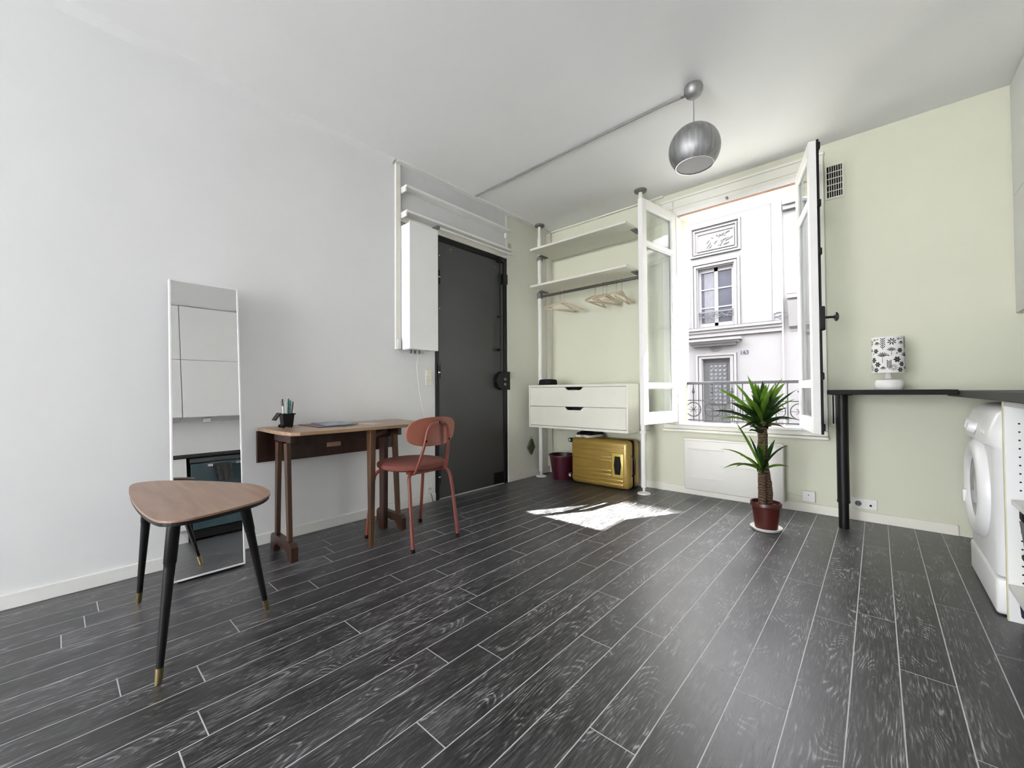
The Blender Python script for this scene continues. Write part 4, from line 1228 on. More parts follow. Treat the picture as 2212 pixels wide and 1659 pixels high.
# ------------------------------------------------------------------ leaning mirror
t = thing('leaning_mirror', 'tall narrow white framed mirror leaning by the left wall', 'mirror', (-2.50, 0.525, 0))
LEAN = math.radians(6.3)
up = Vector((-math.sin(LEAN), 0, math.cos(LEAN))); nr = Vector((math.cos(LEAN), 0, math.sin(LEAN))); ya = Vector((0, 1, 0))
m0 = Vector((-2.468, 0.525, 0.010)); MW, ML, MT, MB = 0.296, 1.472, 0.032, 0.0075


def mbox(g, a0, a1, l0, l1, d0, d1, bv=0.0):
    c = m0 + ya * (a0 + a1) / 2 + up * (l0 + l1) / 2 + nr * (d0 + d1) / 2
    g.obox(c, ya, up, nr, a1 - a0, l1 - l0, d1 - d0, bv)


g = Bm()
mbox(g, -MW / 2, -MW / 2 + MB, 0, ML, -MT, 0, 0.001); mbox(g, MW / 2 - MB, MW / 2, 0, ML, -MT, 0, 0.001)
mbox(g, -MW / 2 + MB, MW / 2 - MB, 0, MB, -MT, 0, 0.001); mbox(g, -MW / 2 + MB, MW / 2 - MB, ML - MB, ML, -MT, 0, 0.001)
make(g, 'mirror_frame', LACQ, t)
g = Bm(); mbox(g, -MW / 2 + MB, MW / 2 - MB, MB, ML - MB, -0.008, -0.004); make(g, 'mirror_glass', MIRROR, t)
g = Bm(); mbox(g, -MW / 2 + MB, MW / 2 - MB, MB, ML - MB, -0.014, -0.0085); make(g, 'backing_board', GREYP, t)
for s in (-1, 1):
    g = Bm()
    p = m0 + ya * s * 0.10 + up * 1.30 - nr * 0.012
    g.cyl(p, Vector((XL + 0.006, p.y, p.z + 0.02)), 0.006, seg=10); make(g, 'wall_strut', GREYM, t, True)
g = Bm(); mbox(g, -MW / 2 + 0.02, MW / 2 - 0.02, -0.012, 0.0, -MT + 0.004, -0.006); make(g, 'foot_rail', MBLACK, t)

# ------------------------------------------------------------------ three legged side table


def smooth_closed(pts, n=6):
    out = []
    m = len(pts)
    for i in range(m):
        p0, p1, p2, p3 = [Vector((*pts[(i + k) % m], 0)) for k in (-1, 0, 1, 2)]
        for j in range(n):
            u = j / n
            q = 0.5 * ((2 * p1) + (-p0 + p2) * u + (2 * p0 - 5 * p1 + 4 * p2 - p3) * u * u + (-p0 + 3 * p1 - 3 * p2 + p3) * u ** 3)
            out.append((q.x, q.y))
    return out


VENEER = wood_mat('walnut_veneer', (0.20, 0.115, 0.078), (0.30, 0.185, 0.130), 0.36, axis=0, ring=18)
t = thing('side_table', 'three legged side table with rounded triangular walnut top', 'table', (-1.98, 0.36, 0))
TT = 0.512
outl = smooth_closed([(-2.405, 0.268), (-2.375, 0.222), (-2.175, 0.198), (-1.90, 0.192), (-1.68, 0.206), (-1.605, 0.240), (-1.598, 0.315), (-1.650, 0.470), (-1.725, 0.545), (-1.83, 0.575), (-2.003, 0.560), (-2.244, 0.432), (-2.375, 0.325)], 5)
g = Bm(); g.prism(outl, (0, 0, TT - 0.007), (1, 0, 0), (0, 1, 0), (0, 0, 0.007), 0.002); make(g, 'table_top', VENEER, t)
cxm = sum(p[0] for p in outl) / len(outl); cym = sum(p[1] for p in outl) / len(outl)
inn = [(cxm + (p[0] - cxm) * 0.985, cym + (p[1] - cym) * 0.985) for p in outl]
g = Bm(); g.prism(inn, (0, 0, TT - 0.020), (1, 0, 0), (0, 1, 0), (0, 0, 0.0128), 0.003); make(g, 'dark_rim', BLACK, t)
for (tx, ty), (fx_, fy_) in (((-2.290, 0.268), (-2.380, 0.250)), ((-1.700, 0.262), (-1.672, 0.222)), ((-1.835, 0.490), (-1.900, 0.596))):
    a = Vector((tx, ty, TT - 0.020)); b_ = Vector((fx_, fy_, 0.0))
    d = b_ - a
    pts, rad = [], []
    for u, r in ((0.0, 0.0185), (0.27, 0.0175), (0.275, 0.0160), (0.30, 0.0155), (0.90, 0.0100)):
        pts.append(a + d * u); rad.append(r)
    g = Bm(); g.tube(pts, 0.01, 16, radii=rad); lg = make(g, 'leg', BLACK, t, True)
    g = Bm(); g.tube([a + d * 0.90, a + d * 0.988, a + d * 0.99, a + d * 1.0], 0.01, 16, radii=[0.0112, 0.0095, 0.0085, 0.0082]); make(g, 'brass_ferrule', BRASS, lg, True)

# ------------------------------------------------------------------ folding desk
DWOOD = wood_mat('dark_stained_oak', (0.016, 0.005, 0.003), (0.042, 0.016, 0.008), 0.38, axis=2, ring=16, coat=0.1)
DTOP = wood_mat('worn_oak_top', (0.20, 0.115, 0.060), (0.34, 0.22, 0.13), 0.34, axis=1, ring=14, coat=0.15)
DLEG = wood_mat('brown_oak_leg', (0.036, 0.015, 0.006), (0.080, 0.036, 0.015), 0.4, axis=2, ring=16, coat=0.1)
t = thing('drop_leaf_desk', 'dark oak drop leaf desk standing against the white wall', 'desk', (-2.45, 1.24, 0))
ZT = 0.697
outl = [(-2.700, 0.790), (-2.360, 0.784), (-2.215, 0.800), (-2.190, 0.835), (-2.190, 1.570), (-2.225, 1.625), (-2.42, 1.690), (-2.700, 1.712)]
g = Bm(); g.prism(outl, (0, 0, ZT - 0.019), (1, 0, 0), (0, 1, 0), (0, 0, 0.019), 0.003); make(g, 'desk_top', DTOP, t)
g = Bm(); g.prism([(0.792, 0.0), (1.705, 0.0), (1.710, 0.185), (0.790, 0.185)], (-2.722, 0, 0.490), (0, 1, 0), (0, 0, 1), (0.018, 0, 0), 0.002); make(g, 'hanging_leaf', DWOOD, t)
g = Bm(); g.box(-2.60, -2.36, 0.848, 0.868, 0.625, ZT - 0.0195, 0.003); g.box(-2.60, -2.36, 1.515, 1.540, 0.615, ZT - 0.0195, 0.003); g.box(-2.475, -2.450, 0.870, 1.515, 0.600, ZT - 0.0195, 0.003); make(g, 'top_rails', DWOOD, t)
g = Bm(); g.box(-2.62, -2.60, 0.86, 1.525, 0.500, 0.675, 0.003); ap = make(g, 'back_apron', DWOOD, t)
g = Bm(); g.box(-2.5985, -2.596, 1.15, 1.24, 0.555, 0.585, 0.001); make(g, 'paper_label', mat('worn_paper_label', (0.36, 0.22, 0.15), 0.8), ap)
for yy in (0.857, 1.527):
    for x0, x1 in ((-2.555, -2.565), (-2.425, -2.385)):
        g = Bm(); g.bar((x0, yy, 0.62), (x1, yy, 0.095), 0.042, 0.024, (0, 1, 0), 0.030, 0.022, 0.002); make(g, 'leg', DLEG, t)
    arc = [(-0.155, 0.0), (-0.105, 0.0), (-0.10, 0.030), (-0.07, 0.052), (-0.03, 0.044), (0.0, 0.052), (0.03, 0.044), (0.07, 0.052), (0.10, 0.030), (0.105, 0.0), (0.155, 0.0), (0.155, 0.075), (0.135, 0.095), (-0.135, 0.095), (-0.155, 0.075)]
    g = Bm(); g.prism(arc, (-2.470, yy - 0.018, 0.0), (1, 0, 0), (0, 0, 1), (0, 0.036, 0), 0.002); make(g, 'foot', DWOOD, t)
# gate leg swung out under the raised leaf
gp0, gp1 = Vector((-2.452, 1.462, 0)), Vector((-2.214, 1.240, 0))
g = Bm(); g.bar(gp0 + Vector((0, 0, 0.0)), gp0 + Vector((0, 0, 0.598)), 0.050, 0.032, (0, 1, 0), 0.062, 0.032, 0.002); make(g, 'gate_post', DWOOD, t)
g = Bm(); g.bar(gp1 + Vector((0, 0, 0.0)), gp1 + Vector((0, 0, ZT - 0.0195)), 0.026, 0.024, (0, 1, 0), 0.050, 0.034, 0.002); make(g, 'gate_leg', DLEG, t)
g = Bm(); g.bar(gp0 + Vector((0, 0, 0.645)), gp1 + Vector((0, 0, 0.645)), 0.050, 0.022); make(g, 'gate_rail', DLEG, t)

# pen pot shaped like a small wheeled bin, with pens
bx_, by_ = -2.535, 0.893
t = thing('pen_pot', 'small black wheeled bin used as a pen pot on the desk', 'pen holder', (bx_, by_, ZT))
g = Bm()
for z0, z1, s0, s1 in ((0.006, 0.080, 0.024, 0.031),):
    vb = [g.b.verts.new((bx_ + i * s0, by_ + j * s0, ZT + z0)) for i, j in ((-1, -1), (1, -1), (1, 1), (-1, 1))]
    vt = [g.b.verts.new((bx_ + i * s1, by_ + j * s1, ZT + z1)) for i, j in ((-1, -1), (1, -1), (1, 1), (-1, 1))]
    ti = [g.b.verts.new((bx_ + i * (s1 - 0.003), by_ + j * (s1 - 0.003), ZT + z1)) for i, j in ((-1, -1), (1, -1), (1, 1), (-1, 1))]
    bi = [g.b.verts.new((bx_ + i * (s0 - 0.003), by_ + j * (s0 - 0.003), ZT + z0 + 0.004)) for i, j in ((-1, -1), (1, -1), (1, 1), (-1, 1))]
    g.b.faces.new(vb[::-1]); g.b.faces.new(bi)
    for A, B_ in ((vb, vt), (vt, ti), (ti, bi)):
        for k in range(4):
            l = (k + 1) % 4
            g.b.faces.new((A[k], A[l], B_[l], B_[k]))
make(g, 'bin_body', BLACK, t)
g = Bm()
for a0, a1, b0, b1 in ((-0.036, 0.036, -0.036, -0.031), (-0.036, 0.036, 0.031, 0.036), (-0.036, -0.031, -0.031, 0.031), (0.031, 0.036, -0.031, 0.031)):
    g.box(bx_ + a0, bx_ + a1, by_ + b0, by_ + b1, ZT + 0.076, ZT + 0.083)
make(g, 'bin_rim', BLACK, t)
g = Bm(); g.obox((bx_ - 0.008, by_ - 0.052, ZT + 0.066), (1, 0, 0), (0, -0.55, -0.83), (0, -0.83, 0.55), 0.062, 0.050, 0.006, 0.002); make(g, 'open_lid', BLACK, t)
for s in (-1, 1):
    g = Bm(); g.lathe([(0, -0.004), (0.010, -0.004), (0.010, 0.004), (0, 0.004)], (bx_ + s * 0.024, by_ - 0.027, ZT + 0.0105), (1, 0, 0), 14); make(g, 'bin_wheel', MBLACK, t, True)
for s in (-1, 1):
    g = Bm(); g.box(bx_ + s * 0.018 - 0.003, bx_ + s * 0.018 + 0.003, by_ + 0.016, by_ + 0.022, ZT, ZT + 0.0065); make(g, 'front_foot', MBLACK, t)
PENM = [mat('black_pen', (0.012, 0.012, 0.013), 0.3), mat('white_pen', (0.72, 0.72, 0.70), 0.35), mat('teal_pen', (0.010, 0.13, 0.10), 0.35), mat('grey_pen', (0.28, 0.28, 0.28), 0.35)]
PENS = [(-0.014, -0.012, -0.022, -0.020, 0.155, 0, 'black pen leaning left in the pen pot'), (-0.004, -0.016, -0.008, -0.022, 0.165, 1, 'white pen at the left of the pen pot'),
        (0.004, 0.002, 0.002, 0.006, 0.168, 2, 'teal pen in the middle of the pen pot'), (0.010, 0.010, 0.014, 0.014, 0.160, 2, 'second teal pen leaning right in the pen pot'),
        (0.014, 0.014, 0.022, 0.024, 0.150, 0, 'short black pen at the right of the pen pot'), (-0.012, 0.012, -0.016, 0.018, 0.158, 0, 'black pen at the back of the pen pot'),
        (0.014, -0.008, 0.022, -0.010, 0.152, 3, 'grey pen leaning towards the room in the pen pot')]
for a0, b0, a1, b1, hh, mi, lb in PENS:
    t = thing('pen', lb, 'pen', (bx_ + a0, by_ + b0, ZT + 0.011), group='pens in the bin shaped pot')
    p0 = Vector((bx_ + a0 * 0.9, by_ + b0 * 0.9, ZT + 0.011)); p1 = Vector((bx_ + a1, by_ + b1, ZT + hh)); d = p1 - p0
    g = Bm(); g.cyl(p0, p0 + d * 0.74, 0.0042, seg=10); make(g, 'barrel', PENM[mi], t, True)
    g = Bm(); g.cyl(p0 + d * 0.745, p1, 0.0050, 0.0044, seg=10); make(g, 'pen_cap', PENM[mi if mi else 0] if mi != 1 else PENM[0], t, True)

# papers on the desk
for nm, lb, ct, c, sx, sy, rz, z, th, m_ in (
        ('notebook', 'thin dark plum notebook lying flat on the desk', 'notebook', (-2.515, 1.085), 0.275, 0.165, 0.02, ZT, 0.005, mat('plum_card', (0.10, 0.045, 0.06), 0.5)),
        ('magazine', 'grey blue magazine lying on top of the plum notebook', 'magazine', (-2.535, 1.170), 0.265, 0.185, -0.05, ZT + 0.0052, 0.004, mat('grey_blue_print', (0.16, 0.22, 0.27), 0.35, var=0.5, scale=14)),
        ('leaflet', 'pale leaflet lying flat at the middle of the desk', 'paper', (-2.42, 1.345), 0.15, 0.11, 0.3, ZT, 0.001, mat('pale_paper', (0.48, 0.46, 0.44), 0.5))):
    g = Bm(); g.obox((c[0], c[1], z + th / 2 + 0.0003), (math.cos(rz), math.sin(rz), 0), (-math.sin(rz), math.cos(rz), 0), (0, 0, 1), sx, sy, th)
    tag(make(g, nm, m_), lb, ct)

# ------------------------------------------------------------------ terracotta chair
TERRA = mat('terracotta_steel', (0.170, 0.036, 0.024), 0.38, var=0.06)
TERRAF = mat('terracotta_fabric', (0.150, 0.042, 0.031), 0.85, var=0.12, scale=60, bump=0.3, bscale=400)
TERRAW = mat('terracotta_backboard', (0.265, 0.090, 0.058), 0.42, var=0.06, scale=5)
t = thing('chair', 'terracotta chair with oval backrest and round seat at the desk', 'chair', (-2.160, 1.500, 0), math.radians(-88))
ZS = 0.452


def ctube(name, pts, r, parent=None, seg=12, m_=None):
    P = [Vector(p) for p in pts]
    out = []
    n = len(P)
    for i in range(n - 1):
        p0, p1, p2, p3 = P[max(i - 1, 0)], P[i], P[i + 1], P[min(i + 2, n - 1)]
        for j in range(6):
            u = j / 6
            out.append(0.5 * ((2 * p1) + (-p0 + p2) * u + (2 * p0 - 5 * p1 + 4 * p2 - p3) * u * u + (-p0 + 3 * p1 - 3 * p2 + p3) * u ** 3))
    out.append(P[-1])
    g = Bm(); g.tube(out, r, seg)
    return make(g, name, m_ or TERRA, parent or t, True, local=True)


g = Bm()
prof = [(0, -0.020), (0.90, -0.020), (0.985, -0.010), (1.0, 0.002), (0.985, 0.014), (0.93, 0.022), (0.6, 0.028), (0, 0.030)]
seg = 40
rings = []
for r, z in prof:
    if r == 0:
        rings.append([g.b.verts.new((0, -0.025, ZS + z))])
    else:
        ring = []
        for k in range(seg):
            a = 2 * math.pi * k / seg
            ce, se = math.cos(a), math.sin(a)
            ring.append(g.b.verts.new((0.203 * r * math.copysign(abs(ce) ** 0.85, ce), -0.025 + 0.195 * r * math.copysign(abs(se) ** 0.85, se), ZS + z)))
        rings.append(ring)
for A, B_ in zip(rings[:-1], rings[1:]):
    for k in range(seg):
        l = (k + 1) % seg
        if len(A) == 1:
            g.b.faces.new((A[0], B_[l], B_[k]))
        elif len(B_) == 1:
            g.b.faces.new((A[k], A[l], B_[0]))
        else:
            g.b.faces.new((A[k], A[l], B_[l], B_[k]))
make(g, 'seat', TERRAF, t, True, local=True)
zb = ZS - 0.031
for s in (-1, 1):
    ctube('leg', [(s * 0.05, -0.120, zb), (s * 0.135, -0.130, zb), (s * 0.176, -0.146, zb - 0.022), (s * 0.188, -0.156, zb - 0.075), (s * 0.196, -0.176, 0.22), (s * 0.204, -0.205, 0.012)], 0.0105)
    ctube('leg', [(s * 0.05, 0.115, zb), (s * 0.120, 0.130, zb), (s * 0.148, 0.150, zb - 0.020), (s * 0.156, 0.166, zb - 0.075), (s * 0.162, 0.184, 0.22), (s * 0.168, 0.212, 0.012)], 0.0105)
    for (cx_, cy_) in ((s * 0.204, -0.205), (s * 0.168, 0.212)):
        g = Bm(); g.cyl((cx_, cy_, 0.0), (cx_, cy_, 0.022), 0.0120, seg=12); make(g, 'rubber_cap', MBLACK, t, True, local=True)
g = Bm(); g.box(-0.06, 0.06, -0.130, 0.125, zb - 0.010, zb + 0.010, 0.003); make(g, 'seat_frame', TERRA, t, local=True)
ctube('back_support', [(-0.110, 0.080, zb), (-0.112, 0.150, zb + 0.004), (-0.110, 0.175, zb + 0.04), (-0.092, 0.212, 0.575), (-0.076, 0.228, 0.675), (-0.052, 0.234, 0.712), (0.0, 0.236, 0.720), (0.052, 0.234, 0.712), (0.076, 0.228, 0.675), (0.092, 0.212, 0.575), (0.110, 0.175, zb + 0.04), (0.112, 0.150, zb + 0.004), (0.110, 0.080, zb)], 0.0092)
# curved oval back board, in front of the tube loop
g = Bm()
nu, nv = 26, 10
grid = {}
BW, BH = 0.178, 0.086


def back_pt(u, v, off):
    # u, v in the unit disc of a superellipse
    x = BW * u; z = 0.665 + BH * v
    y = 0.212 - 0.040 * (u * u) + 0.014 * v + off
    return (x, y, z)


for side, off in ((0, 0.0), (1, -0.012)):
    for i in range(nv + 1):
        r = i / nv
        for k in range(nu * 2):
            a = math.pi * k / nu
            ce, se = math.cos(a), math.sin(a)
            u = r * math.copysign(abs(ce) ** 0.72, ce); v = r * math.copysign(abs(se) ** 0.72, se)
            rr = off
            grid[(side, i, k)] = g.b.verts.new(back_pt(u, v, rr)) if i > 0 else None
    cen = g.b.verts.new(back_pt(0, 0, off))
    n2 = nu * 2
    for k in range(n2):
        l = (k + 1) % n2
        g.b.faces.new((cen, grid[(side, 1, k)], grid[(side, 1, l)]))
        for i in range(1, nv):
            g.b.faces.new((grid[(side, i, k)], grid[(side, i + 1, k)], grid[(side, i + 1, l)], grid[(side, i, l)]))
for k in range(nu * 2):
    l = (k + 1) % (nu * 2)
    g.b.faces.new((grid[(0, nv, k)], grid[(1, nv, k)], grid[(1, nv, l)], grid[(0, nv, l)]))
bk = make(g, 'backrest', TERRAW, t, True, local=True)
for x, z in ((0.0, 0.720), (-0.086, 0.615), (0.086, 0.615)):
    g = Bm(); g.lathe([(0.007, 0), (0.006, 0.004), (0, 0.005)], (x, 0.244 if x == 0 else 0.228, z), (0, 1, 0), 10); make(g, 'bolt', MBLACK, t, True, local=True)

# ------------------------------------------------------------------ wall heater under the window
t = thing('wall_heater', 'white electric panel heater under the window', 'heater', (-0.885, 3.64, 0.055))
g = Bm(); g.box(-1.246, -0.524, 3.606, 3.664, 0.055, 0.487, 0.010, 3); HEATW = mat('heater_enamel', (0.70, 0.69, 0.65), 0.4, var=0.01)
hbody = make(g, 'heater_body', HEATW, t, True)
g = Bm(); g.box(-1.246, -0.524, 3.603, 3.640, 0.470, 0.490, 0.006); make(g, 'top_lip', HEATW, t)
g = Bm(); g.box(-1.15, -0.62, 3.664, YB, 0.12, 0.44); make(g, 'wall_mount', GREYM, t)
for x0, x1, z in ((-1.205, -0.93, 0.405), (-0.96, -0.60, 0.282), (-1.205, -0.93, 0.160)):
    g = Bm(); g.box(x0, x1, 3.5990, 3.6075, z - 0.005, z + 0.005, 0.002); make(g, 'pressed_rib', HEATW, hbody)
g = Bm(); g.box(-0.60, -0.54, 3.602, 3.607, 0.43, 0.455, 0.002); make(g, 'thermostat', PLAST, t)

# ------------------------------------------------------------------ potted yucca
PXc, PYc = -0.545, 3.060
POT = mat('brown_plastic_pot', (0.060, 0.009, 0.006), 0.35, var=0.08)
SOIL = mat('potting_soil', (0.020, 0.012, 0.008), 0.95, var=0.5, scale=50, bump=0.8, bscale=120)
BARK = trunk_mat()
LEAFA = leaf_mat('yucca_leaf_light', (0.080, 0.19, 0.018), (0.24, 0.40, 0.055))
LEAFB = leaf_mat('yucca_leaf_dark', (0.016, 0.055, 0.010), (0.050, 0.13, 0.022))
LEAFC = leaf_mat('yucca_leaf_dry', (0.10, 0.075, 0.03), (0.20, 0.16, 0.06))
t = thing('potted_yucca', 'potted yucca plant standing in front of the window heater', 'plant', (PXc, PYc, 0))
g = Bm(); g.lathe([(0, 0.010), (0.074, 0.010), (0.088, 0.022), (0.091, 0.020), (0.078, 0.003), (0, 0.0)], (PXc, PYc, 0), (0, 0, 1), 32); make(g, 'saucer', PLAST, t, True)
g = Bm(); g.lathe([(0, 0.0115), (0.062, 0.0115), (0.064, 0.013), (0.080, 0.150), (0.085, 0.152), (0.0885, 0.156), (0.0885, 0.176), (0.086, 0.180), (0.081, 0.178), (0.078, 0.150), (0, 0.150)], (PXc, PYc, 0), (0, 0, 1), 36); pt = make(g, 'pot', POT, t, True)
g = Bm(); g.lathe([(0, 0.1595), (0.03, 0.161), (0.0775, 0.1565), (0.0775, 0.1505), (0, 0.1505)], (PXc, PYc, 0), (0, 0, 1), 24); make(g, 'soil', SOIL, t, True)
CR = Vector((R0.x, R0.y, 0)).normalized(); CF = Vector((FW.x, FW.y, 0)).normalized()
base_t = Vector((PXc, PYc, 0.0))


def pp(a, b, c=0.0):
    """point in the plant: a to the side, b height, c towards the window"""
    return base_t + CR * a + CF * c + Vector((0, 0, b))


pts, rad = [], []
for i in range(24):
    u = i / 23
    z = 0.155 + u * 0.545
    pts.append(pp(0.014 - 0.030 * u + 0.006 * math.sin(9 * u), z, 0.012))
    rad.append((0.034 - 0.008 * u) * (1 + 0.05 * math.sin(i * 2.4)))
g = Bm(); g.tube(pts, 0.03, 14, radii=rad); make(g, 'trunk', BARK, t, True)
pts, rad = [], []
for i in range(12):
    u = i / 11
    pts.append(pp(-0.034 - 0.002 * u, 0.155 + u * 0.210, -0.020)); rad.append((0.024 - 0.002 * u) * (1 + 0.05 * math.sin(i * 2.4)))
g = Bm(); g.tube(pts, 0.022, 12, radii=rad); make(g, 'trunk', BARK, t, True)
lrnd = random.Random(11)


def leaf(root, tip, w, bend, m_, twist=0.0):
    """sword shaped, slightly folded blade arching from root to tip"""
    root = Vector(root); tip = Vector(tip); d = tip - root; L_ = d.length
    side = d.cross(Vector((0, 0, 1)))
    if side.length < 1e-4:
        side = Vector((1, 0, 0))
    side.normalize()
    side = Quaternion(d.normalized(), twist) @ side
    upv = side.cross(d).normalized()
    g = Bm()
    n = 9; rows = []
    for i in range(n + 1):
        u = i / n
        c = root + d * u + Vector((0, 0, 1)) * bend * L_ * 4 * u * (1 - u)
        wid = w * (0.55 + 1.9 * u * (1 - u)) * (1 - u ** 5) if u < 1 else 0.0006
        fold = 0.35 * wid
        rows.append([g.b.verts.new(c - side * wid / 2 + upv * fold), g.b.verts.new(c), g.b.verts.new(c + side * wid / 2 + upv * fold)])
    for A, B_ in zip(rows[:-1], rows[1:]):
        g.b.faces.new((A[0], A[1], B_[1], B_[0])); g.b.faces.new((A[1], A[2], B_[2], B_[1]))
    # thickness: back side
    geom = list(g.b.faces)
    bmesh.ops.solidify(g.b, geom=geom, thickness=0.0008)
    return make(g, 'leaf', m_, t, True)


PXM = 0.00301
CPX, CPZ = 1652, 905           # crown centre in the picture that was measured
crown = []
for tx, tz, c, k in ((1550, 838, -0.04, 0), (1580, 838, 0.10, 0), (1598, 826, 0.02, 0), (1617, 810, -0.03, 0), (1622, 832, 0.12, 1), (1634, 818, 0.05, 0), (1648, 830, -0.08, 0), (1655, 823, 0.08, 0), (1668, 826, -0.02, 0), (1677, 822, 0.10, 1),
                     (1690, 816, -0.05, 0), (1697, 828, 0.06, 0), (1714, 826, 0.03, 0), (1718, 842, -0.06, 1), (1580, 872, -0.12, 1), (1598, 862, -0.16, 0), (1612, 852, -0.10, 1), (1632, 845, -0.18, 0), (1650, 855, -0.20, 1), (1668, 848, -0.17, 0),
                     (1688, 850, -0.14, 1), (1703, 862, -0.10, 0), (1716, 882, 0.02, 1), (1548, 905, -0.06, 0), (1560, 890, 0.10, 1), (1590, 895, -0.14, 1), (1600, 915, -0.10, 1), (1706, 905, -0.10, 1), (1700, 925, -0.02, 2), (1605, 930, 0.02, 2),
                     (1625, 868, 0.20, 1), (1660, 862, 0.22, 0), (1690, 870, 0.20, 1), (1615, 900, 0.18, 1), (1680, 905, -0.16, 1), (1640, 885, -0.20, 1)):
    a = (tx - CPX) * PXM; b = 0.710 + (CPZ - tz) * PXM
    up_ = (CPZ - tz) / 95.0
    root = pp(-0.014 + a * 0.06, 0.665 + 0.05 * max(0, up_) + lrnd.uniform(-0.015, 0.02), 0.012 + c * 0.06)
    tip = pp(-0.014 + a, b, 0.012 + c)
    leaf(root, tip, lrnd.uniform(0.030, 0.042), 0.05 if up_ > 0.3 else 0.10, (LEAFA, LEAFB, LEAFC)[k], lrnd.uniform(-0.4, 0.4))
for q in range(18):
    ang = lrnd.uniform(0, 2 * math.pi); el_ = lrnd.uniform(0.35, 1.35); ln = lrnd.uniform(0.16, 0.27)
    tip = pp(-0.014 + ln * math.cos(el_) * math.cos(ang), 0.69 + ln * math.sin(el_), 0.012 + ln * math.cos(el_) * math.sin(ang))
    leaf(pp(-0.014 + 0.012 * math.cos(ang), 0.675 + lrnd.uniform(-0.02, 0.03), 0.012 + 0.012 * math.sin(ang)), tip, lrnd.uniform(0.032, 0.044), 0.04, (LEAFB, LEAFA, LEAFB)[q % 3], lrnd.uniform(-0.4, 0.4))
for q in range(12):
    ang = 2 * math.pi * q / 12 + lrnd.uniform(-0.2, 0.2); ln = lrnd.uniform(0.07, 0.12)
    leaf(pp(-0.013 + 0.018 * math.cos(ang), 0.640 + lrnd.uniform(-0.03, 0.02), 0.012 + 0.018 * math.sin(ang)), pp(-0.014 + ln * math.cos(ang), 0.66 + lrnd.uniform(-0.03, 0.05), 0.012 + ln * math.sin(ang)), 0.034, 0.12, LEAFB, 0.0)
for tx, tz, c, k in ((1583, 905, -0.03, 0), (1548, 966, -0.05, 0), (1552, 1006, -0.06, 0), (1572, 1000, -0.10, 0), (1627, 940, 0.04, 1), (1620, 958, -0.08, 1), (1690, 958, -0.06, 1), (1685, 950, 0.05, 1), (1668, 965, -0.09, 1), (1690, 1003, -0.07, 0), (1612, 1010, -0.12, 1), (1610, 985, 0.06, 1), (1640, 945, -0.06, 0)):
    a = (tx - CPX) * PXM; b = 0.710 + (CPZ - tz) * PXM
    leaf(pp(-0.034, 0.360 + lrnd.uniform(0, 0.02), -0.020), pp(-0.014 + a, b, -0.02 + c), lrnd.uniform(0.026, 0.036), 0.12 if tz > 950 else 0.02, (LEAFA, LEAFB, LEAFC)[k], lrnd.uniform(-0.3, 0.3))

# ------------------------------------------------------------------ bar table under the window wall
TZ0, TZ1 = 0.866, 0.8945
DARK = mat('black_brown_laminate', (0.005, 0.0047, 0.0047), 0.6, var=0.1, scale=10, spec=0.2)
t = thing('bar_table', 'black narrow bar table top on a single black tubular leg', 'table', (0.0, 3.44, 0))
g = Bm(); g.box(-0.232, 0.325, 3.205, YB - 0.002, TZ0, TZ1, 0.003); make(g, 'bar_top', DARK, t)
g = Bm(); g.cyl((-0.172, 3.42, 0.178), (-0.172, 3.42, TZ0 - 0.006), 0.0325, seg=24); lg = make(g, 'leg', BLACK, t, True)
g = Bm(); g.cyl((-0.172, 3.42, 0.0), (-0.172, 3.42, 0.185), 0.0275, seg=24); make(g, 'lower_tube', BLACK, lg, True)
g = Bm(); g.cyl((-0.172, 3.42, 0.165), (-0.172, 3.42, 0.180), 0.0345, seg=24); make(g, 'leg_collar', BLACK, lg, True)
g = Bm(); g.lathe([(0.055, -0.006), (0.055, 0.0)], (-0.172, 3.42, TZ0), (0, 0, 1), 24); make(g, 'mounting_plate', BLACK, lg)

# table lamp with printed shade
LX, LY = 0.056, 3.45
t = thing('table_lamp', 'small table lamp with black floral print shade on the bar table', 'lamp', (LX, LY, TZ1))
CERA = mat('white_ceramic', (0.82, 0.80, 0.78), 0.3, var=0.02, bump=0.1, bscale=40)
g = Bm(); g.lathe([(0, 0), (0.060, 0), (0.067, 0.006), (0.070, 0.020), (0.069, 0.046), (0.063, 0.060), (0.05, 0.066), (0.022, 0.068), (0.018, 0.074), (0.015, 0.098), (0.012, 0.11), (0, 0.11)], (LX, LY, TZ1), (0, 0, 1), 40); make(g, 'lamp_base', CERA, t, True)
SR, SZ_0, SZ_1 = 0.0765, TZ1 + 0.103, TZ1 + 0.325
SHADE = mat('white_linen_shade', (0.80, 0.79, 0.77), 0.85, var=0.03, scale=60)
g = Bm(); g.lathe([(SR, SZ_0), (SR, SZ_1), (SR - 0.0015, SZ_1), (SR - 0.0015, SZ_0), (SR, SZ_0)], (LX, LY, 0), (0, 0, 1), 64, False, False); shd = make(g, 'lamp_shade', SHADE, t, True)
INK = mat('black_print_ink', (0.010, 0.010, 0.011), 0.7, var=0.1)
g = Bm()


def on_shade(u, v):
    """u metres round the shade (0 = towards the camera), v height"""
    a = u / SR + math.atan2(-LY, -LX)
    return (LX + (SR + 0.0005) * math.cos(a), LY + (SR + 0.0005) * math.sin(a), SZ_0 + v)


def ink(poly):
    c = (sum(p[0] for p in poly) / len(poly), sum(p[1] for p in poly) / len(poly))
    cv = g.b.verts.new(on_shade(*c))
    V = [g.b.verts.new(on_shade(*p)) for p in poly]
    for i in range(len(V)):
        g.b.faces.new((cv, V[i], V[(i + 1) % len(V)]))


